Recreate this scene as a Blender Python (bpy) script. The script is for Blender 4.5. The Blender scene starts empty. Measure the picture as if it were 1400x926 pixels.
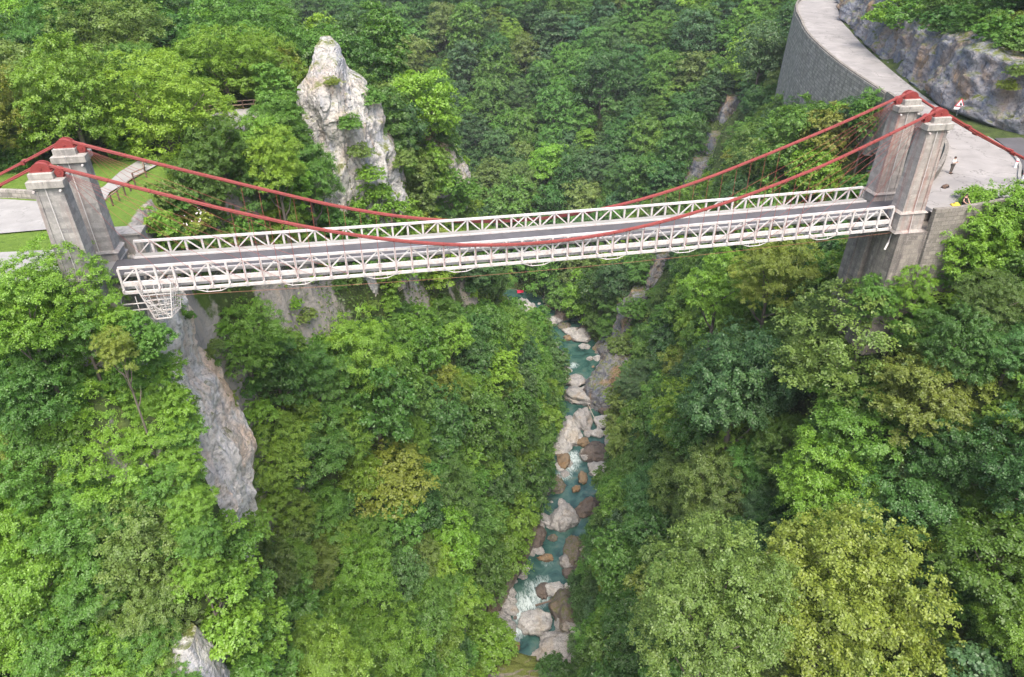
import bpy, bmesh, math, random
import numpy as np
from mathutils import Vector, Matrix
from mathutils.bvhtree import BVHTree

random.seed(7)
rng = np.random.default_rng(11)
scene = bpy.context.scene
COL = scene.collection

# ------------------------------------------------------------------ camera
CAM = np.array([-11.59661, -54.99676, 24.85638])
YAW, PIT, ROLL, FPX = math.radians(10.22028), math.radians(32.91315), math.radians(-0.13229), 988.8333
FW = np.array([math.sin(YAW)*math.cos(PIT), math.cos(YAW)*math.cos(PIT), -math.sin(PIT)])
RT0 = np.array([math.cos(YAW), -math.sin(YAW), 0.0]); UP0 = np.cross(RT0, FW)
RT = RT0*math.cos(ROLL)+UP0*math.sin(ROLL); UP = -RT0*math.sin(ROLL)+UP0*math.cos(ROLL)
def ray(px, py): return FW + RT*(px-700)/FPX - UP*(py-463)/FPX
def on_z(px, py, z):
    d = ray(px, py); return CAM + d*((z-CAM[2])/d[2])
def on_y(px, py, y):
    d = ray(px, py); return CAM + d*((y-CAM[1])/d[1])
def project(P):
    d = np.asarray(P, float)-CAM; z = d@FW
    return 700+FPX*(d@RT)/z, 463-FPX*(d@UP)/z, z

cam = bpy.data.cameras.new('camera'); camo = bpy.data.objects.new('camera', cam); COL.objects.link(camo)
m = Matrix.Identity(4)
for i in range(3):
    m[i][0] = RT[i]; m[i][1] = UP[i]; m[i][2] = -FW[i]; m[i][3] = CAM[i]
camo.matrix_world = m
cam.sensor_width = 36; cam.lens = FPX/1400*36; cam.clip_start = 0.5; cam.clip_end = 5000
scene.camera = camo

# ------------------------------------------------------------------ light
SUN_EL, SUN_AZ = math.radians(60), math.radians(184)      # azimuth clockwise from +Y
w = bpy.data.worlds.new('World'); scene.world = w; w.use_nodes = True
nt = w.node_tree; bg = nt.nodes['Background']
sky = nt.nodes.new('ShaderNodeTexSky'); sky.sky_type = 'NISHITA'; sky.sun_disc = False
sky.sun_elevation = SUN_EL; sky.sun_rotation = SUN_AZ
sky.air_density = 1.0; sky.dust_density = 5.0; sky.ozone_density = 0.6
nt.links.new(sky.outputs[0], bg.inputs[0]); bg.inputs[1].default_value = 0.15
sl = bpy.data.lights.new('sun', 'SUN'); so = bpy.data.objects.new('sun', sl); COL.objects.link(so)
sl.energy = 1.3; sl.angle = math.radians(30); sl.color = (1, .95, .87)
sd = Vector((math.sin(SUN_AZ)*math.cos(SUN_EL), math.cos(SUN_AZ)*math.cos(SUN_EL), math.sin(SUN_EL)))
so.rotation_euler = sd.to_track_quat('Z', 'Y').to_euler(); so.location = (0, 0, 120)
vs = scene.view_settings; vs.view_transform = 'Standard'; vs.look = 'None'; vs.gamma = 1; vs.use_curve_mapping = False
vs.exposure = 1.45
scene.render.engine = 'CYCLES'
cy = scene.cycles
cy.max_bounces = 5; cy.diffuse_bounces = 4; cy.glossy_bounces = 2; cy.transmission_bounces = 2; cy.caustics_reflective = False; cy.caustics_refractive = False
cy.use_denoising = True; cy.denoiser = 'OPENIMAGEDENOISE'; cy.denoising_input_passes = 'RGB_ALBEDO_NORMAL'; cy.denoising_prefilter = 'ACCURATE'

# ------------------------------------------------------------------ object helpers
def tag(o, label=None, cat=None, group=None, kind=None):
    if label: o['label'] = label
    if cat: o['category'] = cat
    if group: o['group'] = group
    if kind: o['kind'] = kind
    return o
def thing(name, label, cat, loc=(0, 0, 0), rz=0, group=None):
    o = bpy.data.objects.new(name, None); COL.objects.link(o)
    o.location = loc; o.rotation_euler = (0, 0, rz); o.empty_display_size = .3
    return tag(o, label, cat, group)
def link(name, me, mat=None, parent=None):
    o = bpy.data.objects.new(name, me); COL.objects.link(o)
    if mat is not None and not me.materials: me.materials.append(mat)
    if parent: o.parent = parent
    return o
def np_mesh(name, V, F, smooth=False):
    V = np.asarray(V, np.float32); F = np.asarray(F, np.int32)
    me = bpy.data.meshes.new(name)
    me.vertices.add(len(V)); me.vertices.foreach_set('co', V.ravel())
    k = F.shape[1]
    me.loops.add(F.size); me.loops.foreach_set('vertex_index', F.ravel())
    me.polygons.add(len(F)); me.polygons.foreach_set('loop_start', np.arange(0, F.size, k, dtype=np.int32))
    if smooth: me.polygons.foreach_set('use_smooth', np.ones(len(F), bool))
    me.update(calc_edges=True); me.validate()
    return me
def f_attr(me, name, vals):
    a = me.attributes.new(name, 'FLOAT', 'POINT'); a.data.foreach_set('value', np.asarray(vals, np.float32))
def set_uv(me, uv):
    """uv: per-vertex"""
    l = me.uv_layers.new(name='uv'); idx = np.zeros(len(me.loops), np.int32); me.loops.foreach_get('vertex_index', idx)
    l.data.foreach_set('uv', np.asarray(uv, np.float32)[idx].ravel())

class MB:
    """collects simple solids into one mesh"""
    def __init__(s): s.v = []; s.f = []
    def poly(s, V, F):
        o = len(s.v); s.v += [tuple(map(float, p)) for p in V]; s.f += [tuple(i+o for i in f) for f in F]; return s
    def box(s, a, b):
        x0, y0, z0 = a; x1, y1, z1 = b
        V = [(x0,y0,z0),(x1,y0,z0),(x1,y1,z0),(x0,y1,z0),(x0,y0,z1),(x1,y0,z1),(x1,y1,z1),(x0,y1,z1)]
        return s.poly(V, [(0,3,2,1),(4,5,6,7),(0,1,5,4),(1,2,6,5),(2,3,7,6),(3,0,4,7)])
    def frustum(s, c, a, b, z0, z1, c1=None):
        """a=(hx,hy) at z0, b at z1"""
        c1 = c1 or c
        V = [(c[0]+i*a[0], c[1]+j*a[1], z0) for i, j in ((-1,-1),(1,-1),(1,1),(-1,1))]+[(c1[0]+i*b[0], c1[1]+j*b[1], z1) for i, j in ((-1,-1),(1,-1),(1,1),(-1,1))]
        return s.poly(V, [(0,3,2,1),(4,5,6,7),(0,1,5,4),(1,2,6,5),(2,3,7,6),(3,0,4,7)])
    def bar(s, p, q, w, h=None, up=(0,0,1)):
        h = h or w; p = Vector(p); q = Vector(q); d = (q-p).normalized(); u = Vector(up)
        if abs(d.dot(u)) > .98: u = Vector((1,0,0))
        r = d.cross(u).normalized(); u = r.cross(d)
        V = [e+r*i*w/2+u*j*h/2 for e in (p, q) for i, j in ((-1,-1),(1,-1),(1,1),(-1,1))]
        return s.poly(V, [(3,2,1,0),(4,5,6,7),(0,1,5,4),(1,2,6,5),(2,3,7,6),(3,0,4,7)])
    def tube(s, pts, r, n=6, ry=None):
        pts = [Vector(p) for p in pts]; rings = []
        for i, p in enumerate(pts):
            d = (pts[min(i+1, len(pts)-1)]-pts[max(i-1, 0)]).normalized()
            u = Vector((0,0,1))
            if abs(d.dot(u)) > .98: u = Vector((1,0,0))
            a = d.cross(u).normalized(); b = a.cross(d)
            rr = r[i] if hasattr(r, '__len__') else r; r2 = rr if ry is None else ry
            rings.append([p+a*math.cos(t*2*math.pi/n)*rr+b*math.sin(t*2*math.pi/n)*r2 for t in range(n)])
        V = [p for R in rings for p in R]; F = []
        for i in range(len(rings)-1):
            for k in range(n): F.append((i*n+k, i*n+(k+1)%n, (i+1)*n+(k+1)%n, (i+1)*n+k))
        F.append(tuple(range(n))[::-1]); F.append(tuple((len(rings)-1)*n+k for k in range(n)))
        return s.poly(V, F)
    def prism(s, prof, y0, y1):
        """prof: list of (x,z) ccw, extruded in y"""
        n = len(prof); V = [(x, y0, z) for x, z in prof]+[(x, y1, z) for x, z in prof]
        return s.poly(V, [tuple(range(n)), tuple(range(2*n-1, n-1, -1))]+[(i, (i+1)%n, n+(i+1)%n, n+i)[::-1] for i in range(n)])
    def mesh(s, name, smooth=False):
        me = bpy.data.meshes.new(name); me.from_pydata(s.v, [], s.f)
        bm = bmesh.new(); bm.from_mesh(me); bmesh.ops.recalc_face_normals(bm, faces=bm.faces); bm.to_mesh(me); bm.free()
        if smooth: me.polygons.foreach_set('use_smooth', [True]*len(me.polygons))
        return me
    def build(s, name, mat, parent=None, smooth=False): return link(name, s.mesh(name, smooth), mat, parent)

# ------------------------------------------------------------------ noise (numpy)
def _h(ix, iy, iz, s):
    with np.errstate(over='ignore'):
        h = (ix.astype(np.int64)*374761393+iy.astype(np.int64)*668265263+iz.astype(np.int64)*2147483647+s*1274126177)
        h = (h ^ (h >> 13))*1274126177; h = h ^ (h >> 16)
    return (h & 0xffff)/65535.0
def vnoise(P, s=0):
    P = np.asarray(P, float); i = np.floor(P); f = P-i; f = f*f*(3-2*f); i = i.astype(np.int64); r = 0
    for a in (0, 1):
        for b in (0, 1):
            for c in (0, 1):
                wgt = (f[..., 0] if a else 1-f[..., 0])*(f[..., 1] if b else 1-f[..., 1])*(f[..., 2] if c else 1-f[..., 2])
                r = r+wgt*_h(i[..., 0]+a, i[..., 1]+b, i[..., 2]+c, s)
    return r*2-1
def fbm(P, o=4, s=0):
    r = 0; a = 1.; P = np.asarray(P, float)
    for k in range(o): r = r+a*vnoise(P, s+k); P = P*2.03+17.3; a *= .5
    return r
def ridged(P, o=4, s=0):
    r = 0; a = 1.; P = np.asarray(P, float)
    for k in range(o): r = r+a*(1-2*np.abs(vnoise(P, s+k))); P = P*2.1+9.1; a *= .5
    return r
def n2(x, y, sc, s=0, o=3): return fbm(np.stack([x/sc, y/sc, np.zeros_like(x)+s*3.7], -1), o, s)

# ------------------------------------------------------------------ materials
def mat(name):
    m = bpy.data.materials.new(name); m.use_nodes = True
    t = m.node_tree; b = t.nodes['Principled BSDF']; b.inputs['Specular IOR Level'].default_value = .25
    return m, t, b
def nd(t, typ, **kw):
    n = t.nodes.new(typ)
    for k, v in kw.items():
        if k in n.inputs: n.inputs[k].default_value = v
        else: setattr(n, k, v)
    return n
def noise(t, scale, detail=4, vec=None, rough=.6, dist=0):
    n = nd(t, 'ShaderNodeTexNoise'); n.inputs['Scale'].default_value = scale; n.inputs['Detail'].default_value = detail
    n.inputs['Roughness'].default_value = rough; n.inputs['Distortion'].default_value = dist
    if vec: t.links.new(vec, n.inputs['Vector'])
    return n.outputs['Fac']
def ramp(t, fac, stops):
    n = nd(t, 'ShaderNodeValToRGB'); e = n.color_ramp.elements
    while len(e) < len(stops): e.new(.5)
    for k, (p, c) in zip(e, stops): k.position = p; k.color = (c if len(c) == 4 else (*c, 1)) if hasattr(c, '__len__') else (c, c, c, 1)
    t.links.new(fac, n.inputs[0]); return n.outputs[0]
def mix(t, fac, a, b, mode='MIX'):
    n = nd(t, 'ShaderNodeMix', data_type='RGBA', blend_type=mode)
    for i, v in ((0, fac), (6, a), (7, b)):
        if hasattr(v, 'is_linked') or isinstance(v, bpy.types.NodeSocket): t.links.new(v, n.inputs[i])
        elif i == 0: n.inputs[0].default_value = v
        else: n.inputs[i].default_value = (*v, 1) if len(v) == 3 else v
    return n.outputs[2]
def mathn(t, op, a, b=0.):
    n = nd(t, 'ShaderNodeMath', operation=op)
    for i, v in ((0, a), (1, b)):
        if isinstance(v, bpy.types.NodeSocket): t.links.new(v, n.inputs[i])
        else: n.inputs[i].default_value = v
    return n.outputs[0]
def coords(t, scale=None, kind='Object', rot=None):
    c = nd(t, 'ShaderNodeTexCoord').outputs[kind]
    if scale:
        mp = nd(t, 'ShaderNodeMapping'); mp.inputs['Scale'].default_value = scale
        if rot: mp.inputs['Rotation'].default_value = rot
        t.links.new(c, mp.inputs[0]); c = mp.outputs[0]
    return c
def world_pos(t, scale=None):
    c = nd(t, 'ShaderNodeNewGeometry').outputs['Position']
    if scale:
        mp = nd(t, 'ShaderNodeMapping'); mp.inputs['Scale'].default_value = scale; t.links.new(c, mp.inputs[0]); c = mp.outputs[0]
    return c
def bump(t, b, h, strength=.5, dist=.1):
    n = nd(t, 'ShaderNodeBump'); n.inputs['Strength'].default_value = strength; n.inputs['Distance'].default_value = dist
    t.links.new(h, n.inputs['Height']); t.links.new(n.outputs[0], b.inputs['Normal'])
def setc(t, b, c): t.links.new(c, b.inputs['Base Color'])
def attr(t, name, typ='GEOMETRY'):
    n = nd(t, 'ShaderNodeAttribute', attribute_name=name, attribute_type=typ); return n

def rock_mat(name, base, blue, warm, dark, moss=.25, streak=.5, scale=1.):
    m, t, b = mat(name); p = world_pos(t)
    ps = world_pos(t, (.55*scale, .55*scale, .12*scale)); pl = world_pos(t, (.2*scale, .2*scale, .14*scale))
    c = ramp(t, noise(t, 1.6, 6, ps, .65, .6), [(.3, blue), (.48, base), (.62, tuple(min(1, x*1.15) for x in base)), (.75, warm)])
    c = mix(t, ramp(t, noise(t, 1.0, 4, pl, .6, .4), [(.5, 0), (.66, 1)]), c, warm)
    c = mix(t, ramp(t, noise(t, .8, 4, pl, .6), [(.54, 0), (.7, .75)]), c, blue)
    c = mix(t, ramp(t, noise(t, 3.2*scale, 7, p, .75), [(.32, .8), (.5, 0)]), c, dark)
    nz = nd(t, 'ShaderNodeSeparateXYZ'); t.links.new(nd(t, 'ShaderNodeNewGeometry').outputs['Normal'], nz.inputs[0])
    mo = mathn(t, 'MULTIPLY', ramp(t, nz.outputs[2], [(.35, 0), (.75, 1)]), ramp(t, noise(t, .9*scale, 5, p, .7), [(.5-moss*.4, 0), (.68-moss*.4, 1)]))
    if 'boulder' in name: c = mix(t, attr(t, 'wet').outputs['Fac'], c, tuple(x*.3 for x in base))
    if moss > 0: c = mix(t, mo, c, (.10, .12, .025))
    setc(t, b, c); b.inputs['Roughness'].default_value = .85
    v = nd(t, 'ShaderNodeTexVoronoi', feature='DISTANCE_TO_EDGE'); v.inputs['Scale'].default_value = 1.1*scale
    wv = nd(t, 'ShaderNodeVectorMath', operation='ADD'); t.links.new(ps, wv.inputs[0])
    nn = nd(t, 'ShaderNodeTexNoise'); nn.inputs['Scale'].default_value = .9; t.links.new(p, nn.inputs['Vector']); t.links.new(nn.outputs['Color'], wv.inputs[1])
    t.links.new(wv.outputs[0], v.inputs['Vector'])
    h = mathn(t, 'ADD', noise(t, 1.8*scale, 8, p, .7), mathn(t, 'MULTIPLY', ramp(t, v.outputs['Distance'], [(0, 0), (.12, 1)]), .35))
    bump(t, b, h, .8, .35/scale); return m
M = {}
M['rock'] = rock_mat('limestone', (.41, .385, .36), (.215, .235, .275), (.45, .33, .23), (.075, .075, .07), .34)
M['rock_white'] = rock_mat('white_limestone', (.455, .44, .42), (.25, .275, .325), (.47, .37, .28), (.085, .085, .085), .32, scale=.8)
M['rock_prow'] = rock_mat('cream_limestone', (.64, .605, .57), (.46, .475, .51), (.64, .48, .36), (.16, .155, .15), .15, scale=.7)
M['rock_road'] = rock_mat('cut_rock', (.20, .20, .215), (.11, .14, .20), (.29, .20, .125), (.03, .03, .035), .22, scale=1.1)
M['rock_wet'] = rock_mat('dark_rock', (.17, .145, .125), (.12, .115, .12), (.2, .15, .11), (.05, .045, .04), .1, scale=2)
M['boulder'] = rock_mat('pale_boulder', (.345, .335, .32), (.23, .23, .235), (.33, .29, .24), (.08, .075, .07), .0, scale=1.6)
M['boulder_white'] = rock_mat('white_boulder', (.46, .45, .43), (.34, .34, .34), (.42, .38, .32), (.12, .11, .105), .0, scale=1.5)
M['boulder_brown'] = rock_mat('brown_boulder', (.15, .125, .11), (.11, .10, .095), (.18, .135, .10), (.05, .04, .03), .0, scale=2.2)
M['boulder_ochre'] = rock_mat('ochre_boulder', (.24, .175, .105), (.20, .165, .13), (.26, .16, .075), (.08, .06, .04), .0, scale=2.2)
M['boulder_moss'] = rock_mat('mossy_boulder', (.22, .19, .165), (.16, .15, .145), (.22, .18, .13), (.1, .09, .07), .75, scale=1.6)

def masonry(name, c1, c2, mortar, bw, bh, stain=(.30, .17, .15), stain_amt=.5, uv=False, top=None):
    m, t, b = mat(name)
    if uv: vec = nd(t, 'ShaderNodeUVMap').outputs[0]
    else:
        s = nd(t, 'ShaderNodeSeparateXYZ'); t.links.new(coords(t), s.inputs[0])
        cb = nd(t, 'ShaderNodeCombineXYZ'); t.links.new(mathn(t, 'ADD', s.outputs[0], s.outputs[1]), cb.inputs[0]); t.links.new(s.outputs[2], cb.inputs[1]); vec = cb.outputs[0]
    br = nd(t, 'ShaderNodeTexBrick'); t.links.new(vec, br.inputs['Vector'])
    br.inputs['Color1'].default_value = (*c1, 1); br.inputs['Color2'].default_value = (*c2, 1); br.inputs['Mortar'].default_value = (*mortar, 1)
    br.inputs['Scale'].default_value = 1; br.inputs['Brick Width'].default_value = bw; br.inputs['Row Height'].default_value = bh; br.inputs['Mortar Size'].default_value = .035; br.inputs['Mortar Smooth'].default_value = .3
    br.offset_frequency = 2; p = world_pos(t)
    c = mix(t, ramp(t, noise(t, 2.5, 6, p, .7), [(.38, 0), (.72, .7)]), br.outputs[0], tuple(x*.5 for x in c1))
    c = mix(t, mathn(t, 'MULTIPLY', ramp(t, noise(t, 1, 5, world_pos(t, (1.6, 1.6, .12)), .65), [(.5, 0), (.68, 1)]), stain_amt), c, stain)
    c = mix(t, ramp(t, noise(t, 7, 5, p, .7), [(.55, 0), (.72, .5)]), c, (.5, .47, .43))
    setc(t, b, c); b.inputs['Roughness'].default_value = .9
    bump(t, b, mathn(t, 'ADD', br.outputs['Fac'], mathn(t, 'MULTIPLY', noise(t, 6, 6, p, .7), -1.3)), -.7, .05); return m
M['tower_stone'] = masonry('tower_masonry', (.345, .33, .315), (.19, .185, .185), (.27, .26, .25), .8, .4, (.22, .15, .135), .6)
M['tower_stone_r'] = masonry('tower_masonry_stained', (.38, .345, .315), (.23, .21, .20), (.31, .29, .27), .8, .4, (.27, .135, .115), .8)
M['pier_stone'] = masonry('pier_masonry', (.29, .26, .225), (.14, .125, .115), (.21, .195, .175), .9, .45, (.085, .075, .075), .85)
M['cap_stone'] = masonry('cap_stone', (.36, .34, .31), (.30, .285, .265), (.28, .265, .24), 3., 1.2, (.10, .097, .095), .65)
M['wall_stone'] = masonry('retaining_masonry', (.40, .37, .33), (.19, .178, .165), (.10, .095, .09), 1.0, .5, (.10, .105, .07), .55, uv=True)
M['parapet_stone'] = masonry('parapet_masonry', (.27, .245, .215), (.14, .13, .115), (.12, .11, .1), .7, .4, (.14, .13, .10), .4, uv=True)

def asphalt(name, c, crack=.5, tint=(1, 1, 1)):
    m, t, b = mat(name); p = world_pos(t)
    a = tuple(x*y for x, y in zip((c, c, c), tint)); d = tuple(x*.8 for x in a); l = tuple(x*1.18 for x in a)
    k = ramp(t, noise(t, .35, 5, p, .6, .5), [(.35, d), (.55, a), (.7, l)])
    k = mix(t, ramp(t, noise(t, 9, 3, p, .8), [(.4, 0), (.75, .5)]), k, d)
    v = nd(t, 'ShaderNodeTexVoronoi', feature='DISTANCE_TO_EDGE'); v.inputs['Scale'].default_value = .11
    wv = nd(t, 'ShaderNodeVectorMath', operation='ADD'); sc = nd(t, 'ShaderNodeTexNoise'); sc.inputs['Scale'].default_value = .25; sc.inputs['Detail'].default_value = 6
    t.links.new(p, sc.inputs['Vector']); sv = nd(t, 'ShaderNodeVectorMath', operation='SCALE'); sv.inputs['Scale'].default_value = 14; t.links.new(sc.outputs['Color'], sv.inputs[0])
    t.links.new(p, wv.inputs[0]); t.links.new(sv.outputs[0], wv.inputs[1]); t.links.new(wv.outputs[0], v.inputs['Vector'])
    k = mix(t, ramp(t, v.outputs['Distance'], [(0, crack), (.006, crack*.8), (.012, 0)]), k, tuple(x*.4 for x in a))
    setc(t, b, k); b.inputs['Roughness'].default_value = .9; bump(t, b, noise(t, 30, 3, p), .3, .01); return m
M['road'] = asphalt('pale_asphalt', .265, .75, (1.05, 1, .965))
M['deck'] = asphalt('deck_asphalt', .09, .25, (1, .98, 1.06))
M['paving'] = asphalt('light_paving', .28, .35, (1.02, 1, .97))
M['concrete'] = asphalt('kerb_concrete', .26, .0, (1.02, 1, .94))

def paint(name, c, rust, amt, rough=.5):
    m, t, b = mat(name); p = world_pos(t)
    k = mix(t, ramp(t, noise(t, 2.2, 7, p, .75), [(.56-.12*amt, 0), (.66, amt)]), c, rust)
    k = mix(t, ramp(t, noise(t, .7, 4, p, .6), [(.4, .25), (.6, 0)]), k, tuple(x*.72 for x in c))
    setc(t, b, k); b.inputs['Roughness'].default_value = rough; bump(t, b, noise(t, 14, 4, p), .15, .01); return m
M['white'] = paint('white_paint', (.52, .505, .495), (.36, .22, .19), .6)
M['white_post'] = paint('white_paint_rusty', (.50, .475, .465), (.32, .22, .19), .45)
M['red'] = paint('red_paint', (.225, .044, .04), (.14, .035, .03), .5)
M['red_dark'] = paint('dark_red_rod', (.27, .07, .06), (.16, .06, .05), .5)
M['rust'] = paint('rusty_wire', (.24, .10, .06), (.12, .06, .04), .5)
M['wood'] = paint('brown_timber', (.10, .065, .05), (.2, .15, .11), .5, .8)
M['rail'] = paint('weathered_rail', (.30, .22, .16), (.16, .11, .08), .6, .8)
M['galv'] = paint('grey_steel', (.30, .30, .31), (.2, .18, .17), .4, .45)
def plain(name, c, rough=.6, var=.15, sc=6):
    m, t, b = mat(name); p = coords(t)
    setc(t, b, mix(t, noise(t, sc, 4, p), tuple(x*(1-var) for x in c), tuple(min(1, x*(1+var)) for x in c))); b.inputs['Roughness'].default_value = rough; return m
M['bark'] = plain('bark', (.13, .11, .09), .9, .45, 5)
M['bark_pale'] = plain('pale_bark', (.34, .32, .28), .9, .35, 5)
M['twig'] = plain('dead_twigs', (.20, .155, .115), .9, .35, 5)
M['skin'] = plain('skin', (.45, .27, .20)); M['black_cloth'] = plain('black_cloth', (.02, .02, .025), .9); M['white_cloth'] = plain('white_cloth', (.72, .71, .69), .9)
M['grey_cloth'] = plain('brown_grey_cloth', (.11, .095, .085), .9); M['hair'] = plain('dark_hair', (.03, .022, .018), .7); M['shoe'] = plain('shoe', (.05, .04, .035))
M['yellow'] = plain('yellow_cloth', (.60, .44, .06), .8); M['magenta'] = plain('red_fabric', (.55, .02, .07), .6); M['sign_white'] = plain('sign_white', (.75, .75, .75), .4, .05); M['sign_red'] = plain('sign_red', (.55, .05, .07), .4, .05); M['sign_black'] = plain('sign_black', (.02, .02, .02), .5); M['phone'] = plain('phone', (.02, .02, .02), .3)
M['petal'] = plain('pale_petals', (.75, .66, .66), .7, .1)
M['drift'] = plain('driftwood', (.17, .13, .10), .9, .3, 8); M['drift_pale'] = plain('bleached_wood', (.45, .40, .33), .9, .2, 8)

def leaf_mat(name, source):
    m = bpy.data.materials.new(name); m.use_nodes = True; t = m.node_tree; t.nodes.clear()
    out = nd(t, 'ShaderNodeOutputMaterial')
    if source == 'object': col = nd(t, 'ShaderNodeObjectInfo').outputs['Color']
    elif source == 'instance': col = attr(t, 'tint', 'INSTANCER').outputs['Color']
    else: col = attr(t, 'tint').outputs['Color']
    ri = nd(t, 'ShaderNodeNewGeometry').outputs['Random Per Island']
    p = world_pos(t)
    c = mix(t, 1., col, ramp(t, ri, [(0, .8), (.5, .98), (1, 1.2)]), 'MULTIPLY')
    c = mix(t, ramp(t, noise(t, .55, 3, p, .6), [(.52, 0), (.72, .4)]), c, mix(t, 1., col, (1.5, 1.3, .75), 'MULTIPLY'))
    c = mix(t, ramp(t, noise(t, .4, 2, world_pos(t, (1.1, 1.1, 1.1)), .6), [(.28, .35), (.46, 0)]), c, mix(t, 1., col, (.62, .78, .95), 'MULTIPLY'))
    d = nd(t, 'ShaderNodeBsdfDiffuse'); tr = nd(t, 'ShaderNodeBsdfTranslucent'); g = nd(t, 'ShaderNodeBsdfGlossy'); g.inputs['Roughness'].default_value = .45
    t.links.new(c, d.inputs[0]); t.links.new(mix(t, 1., c, (.8, .75, .4), 'MULTIPLY'), tr.inputs[0])
    s1 = nd(t, 'ShaderNodeAddShader'); t.links.new(d.outputs[0], s1.inputs[0]); t.links.new(tr.outputs[0], s1.inputs[1])
    s2 = nd(t, 'ShaderNodeMixShader'); s2.inputs[0].default_value = .035; t.links.new(s1.outputs[0], s2.inputs[1]); t.links.new(g.outputs[0], s2.inputs[2])
    t.links.new(s2.outputs[0], out.inputs[0]); return m
M['leaf'] = leaf_mat('foliage', 'object'); M['leaf_far'] = leaf_mat('forest_foliage', 'instance'); M['leaf_vert'] = leaf_mat('undergrowth_foliage', 'geometry')

# ------------------------------------------------------------------ the river line and terrain
def spline(pts, n):
    P = np.array(pts, float); P = np.vstack([2*P[0]-P[1], P, 2*P[-1]-P[-2]]); out = []
    for i in range(1, len(P)-2):
        for u in np.linspace(0, 1, n, endpoint=False):
            a, b, c, d = P[i-1:i+3]
            out.append(.5*((2*b)+(-a+c)*u+(2*a-5*b+4*c-d)*u*u+(-a+3*b-3*c+d)*u**3))
    out.append(P[-2]); return np.array(out)
RIV = spline([(-16,-110),(-12,-60),(-7,-22),(-2.5,0),(5,19.4),(7.1,27.4),(11.9,38.4),(18.3,48.9),(24.1,58.7),(28.1,70.3),(32.7,80.4),(37,98),(38.2,112.4),(36.7,124.6),(35,138),(30.5,146),(22,152.5),(5,160),(-30,170),(-90,184),(-200,200)], 12)
RS = np.r_[0, np.cumsum(np.linalg.norm(np.diff(RIV, axis=0), axis=1))]
def s_at(y): k = np.argmin(np.abs(RIV[:220, 1]-y)); return RS[k]
BEND = RS[np.argmin(np.linalg.norm(RIV-np.array([30.5,146]), axis=1))]
S_AFTER = BEND+40
LEFT = [(s_at(-100), [0,5,14,22,30,40,60,90,130],[-98,-97,-80,-66,-54,-42,-26,-10,0]),
 (s_at(-20), [0,5,14,20,24,30,38,50,80,120],[-98,-97,-80,-68,-60,-50,-38,-24,-10,-4]),
 (s_at(-8), [0,5,14,20,25,29,33,40,60,120],[-98,-97,-80,-69,-61,-54,-44,-22,-4,0]),
 (s_at(0), [0,5,12,18,22,27,30,33,36,60,120],[-98,-97,-80,-68,-61,-52,-38,-12,-1.6,-1.2,2]),
 (s_at(20), [0,5,12,20,26,31,35,70,120],[-98,-97,-72,-52,-36,-18,-4,-1.2,4]),
 (s_at(40), [0,4,8,14,20,25,30,60,120],[-98,-96,-84,-66,-46,-26,-7,-1.2,6]),
 (s_at(60), [0,5,10,16,22,27,34,60,120],[-98,-96,-84,-68,-46,-26,-10,-2,6]),
 (s_at(78), [0,5,12,20,28,36,50,80,120],[-98,-96,-86,-70,-54,-38,-22,-8,0]),
 (s_at(100), [0,6,12,20,30,45,70,120],[-97,-95,-86,-76,-62,-44,-26,-10]),
 (s_at(135), [0,6,15,30,50,80,120],[-97,-95,-86,-70,-50,-30,-12]),
 (S_AFTER, [0,6,20,40,70,120],[-97,-95,-78,-55,-28,-5])]
RIGHT = [(s_at(-100), [0,5,15,30,45,60,90,150],[-98,-97,-78,-58,-40,-24,-8,10]),
 (s_at(-30), [0,5,15,30,40,50,66,100,160],[-98,-97,-76,-53,-38,-24,-9,3,20]),
 (s_at(-12), [0,5,15,28,38,46,54,80,150],[-98,-97,-72,-50,-30,-15,-6,0,20]),
 (s_at(2), [0,5,14,25,32,36,39,45,90],[-98,-97,-73,-51,-34,-20,-11,-3,-1]),
 (s_at(20), [0,5,12,18,26,36,42,48,90],[-98,-97,-76,-56,-38,-20,-11,-4,0]),
 (s_at(50), [0,5,10,20,32,42,48,90],[-98,-96,-82,-60,-36,-18,-10,0]),
 (s_at(80), [0,5,10,18,28,38,44,90],[-97,-95,-80,-62,-40,-20,-11,0]),
 (s_at(112), [0,5,12,25,40,55,65,110],[-97,-95,-82,-60,-36,-16,-6,15]),
 (s_at(138), [0,6,12,30,60,110,200,300],[-97,-95,-90,-72,-44,-6,60,130]),
 (S_AFTER, [0,6,12,30,60,120,200,320],[-97,-95,-92,-78,-54,-8,50,135])]
def side_z(T, s, d):
    ss = np.array([a[0] for a in T]); Z = np.stack([np.interp(d, a[1], a[2]) for a in T], 0)
    k = np.clip(np.searchsorted(ss, s)-1, 0, len(ss)-2); u = np.clip((s-ss[k])/(ss[k+1]-ss[k]), 0, 1); i = np.arange(len(s))
    return Z[k, i]*(1-u)+Z[k+1, i]*u
def near(poly, X, Y):
    """distance to a polyline, index and side sign (+ = left of travel)"""
    D = np.full(len(X), 1e9); I = np.zeros(len(X), int)
    for a in range(0, len(X), 20000):
        q = slice(a, a+20000); dd = (X[q, None]-poly[None, :, 0])**2+(Y[q, None]-poly[None, :, 1])**2
        I[q] = dd.argmin(1); D[q] = np.sqrt(dd.min(1))
    j = np.clip(I, 0, len(poly)-2); tx = poly[j+1]-poly[j]
    return D, I, np.sign(tx[:, 0]*(Y-poly[j, 1])-tx[:, 1]*(X-poly[j, 0]))
ROAD_L = spline([(36.5,3.6),(40.5,4.2),(46.3,9.6),(50.4,15),(54.3,24),(57.6,36),(62.1,55.3),(68.6,75.8),(74.7,90.3),(80.6,103.1),(90,117.8),(104,128),(122,134)], 10)
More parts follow.
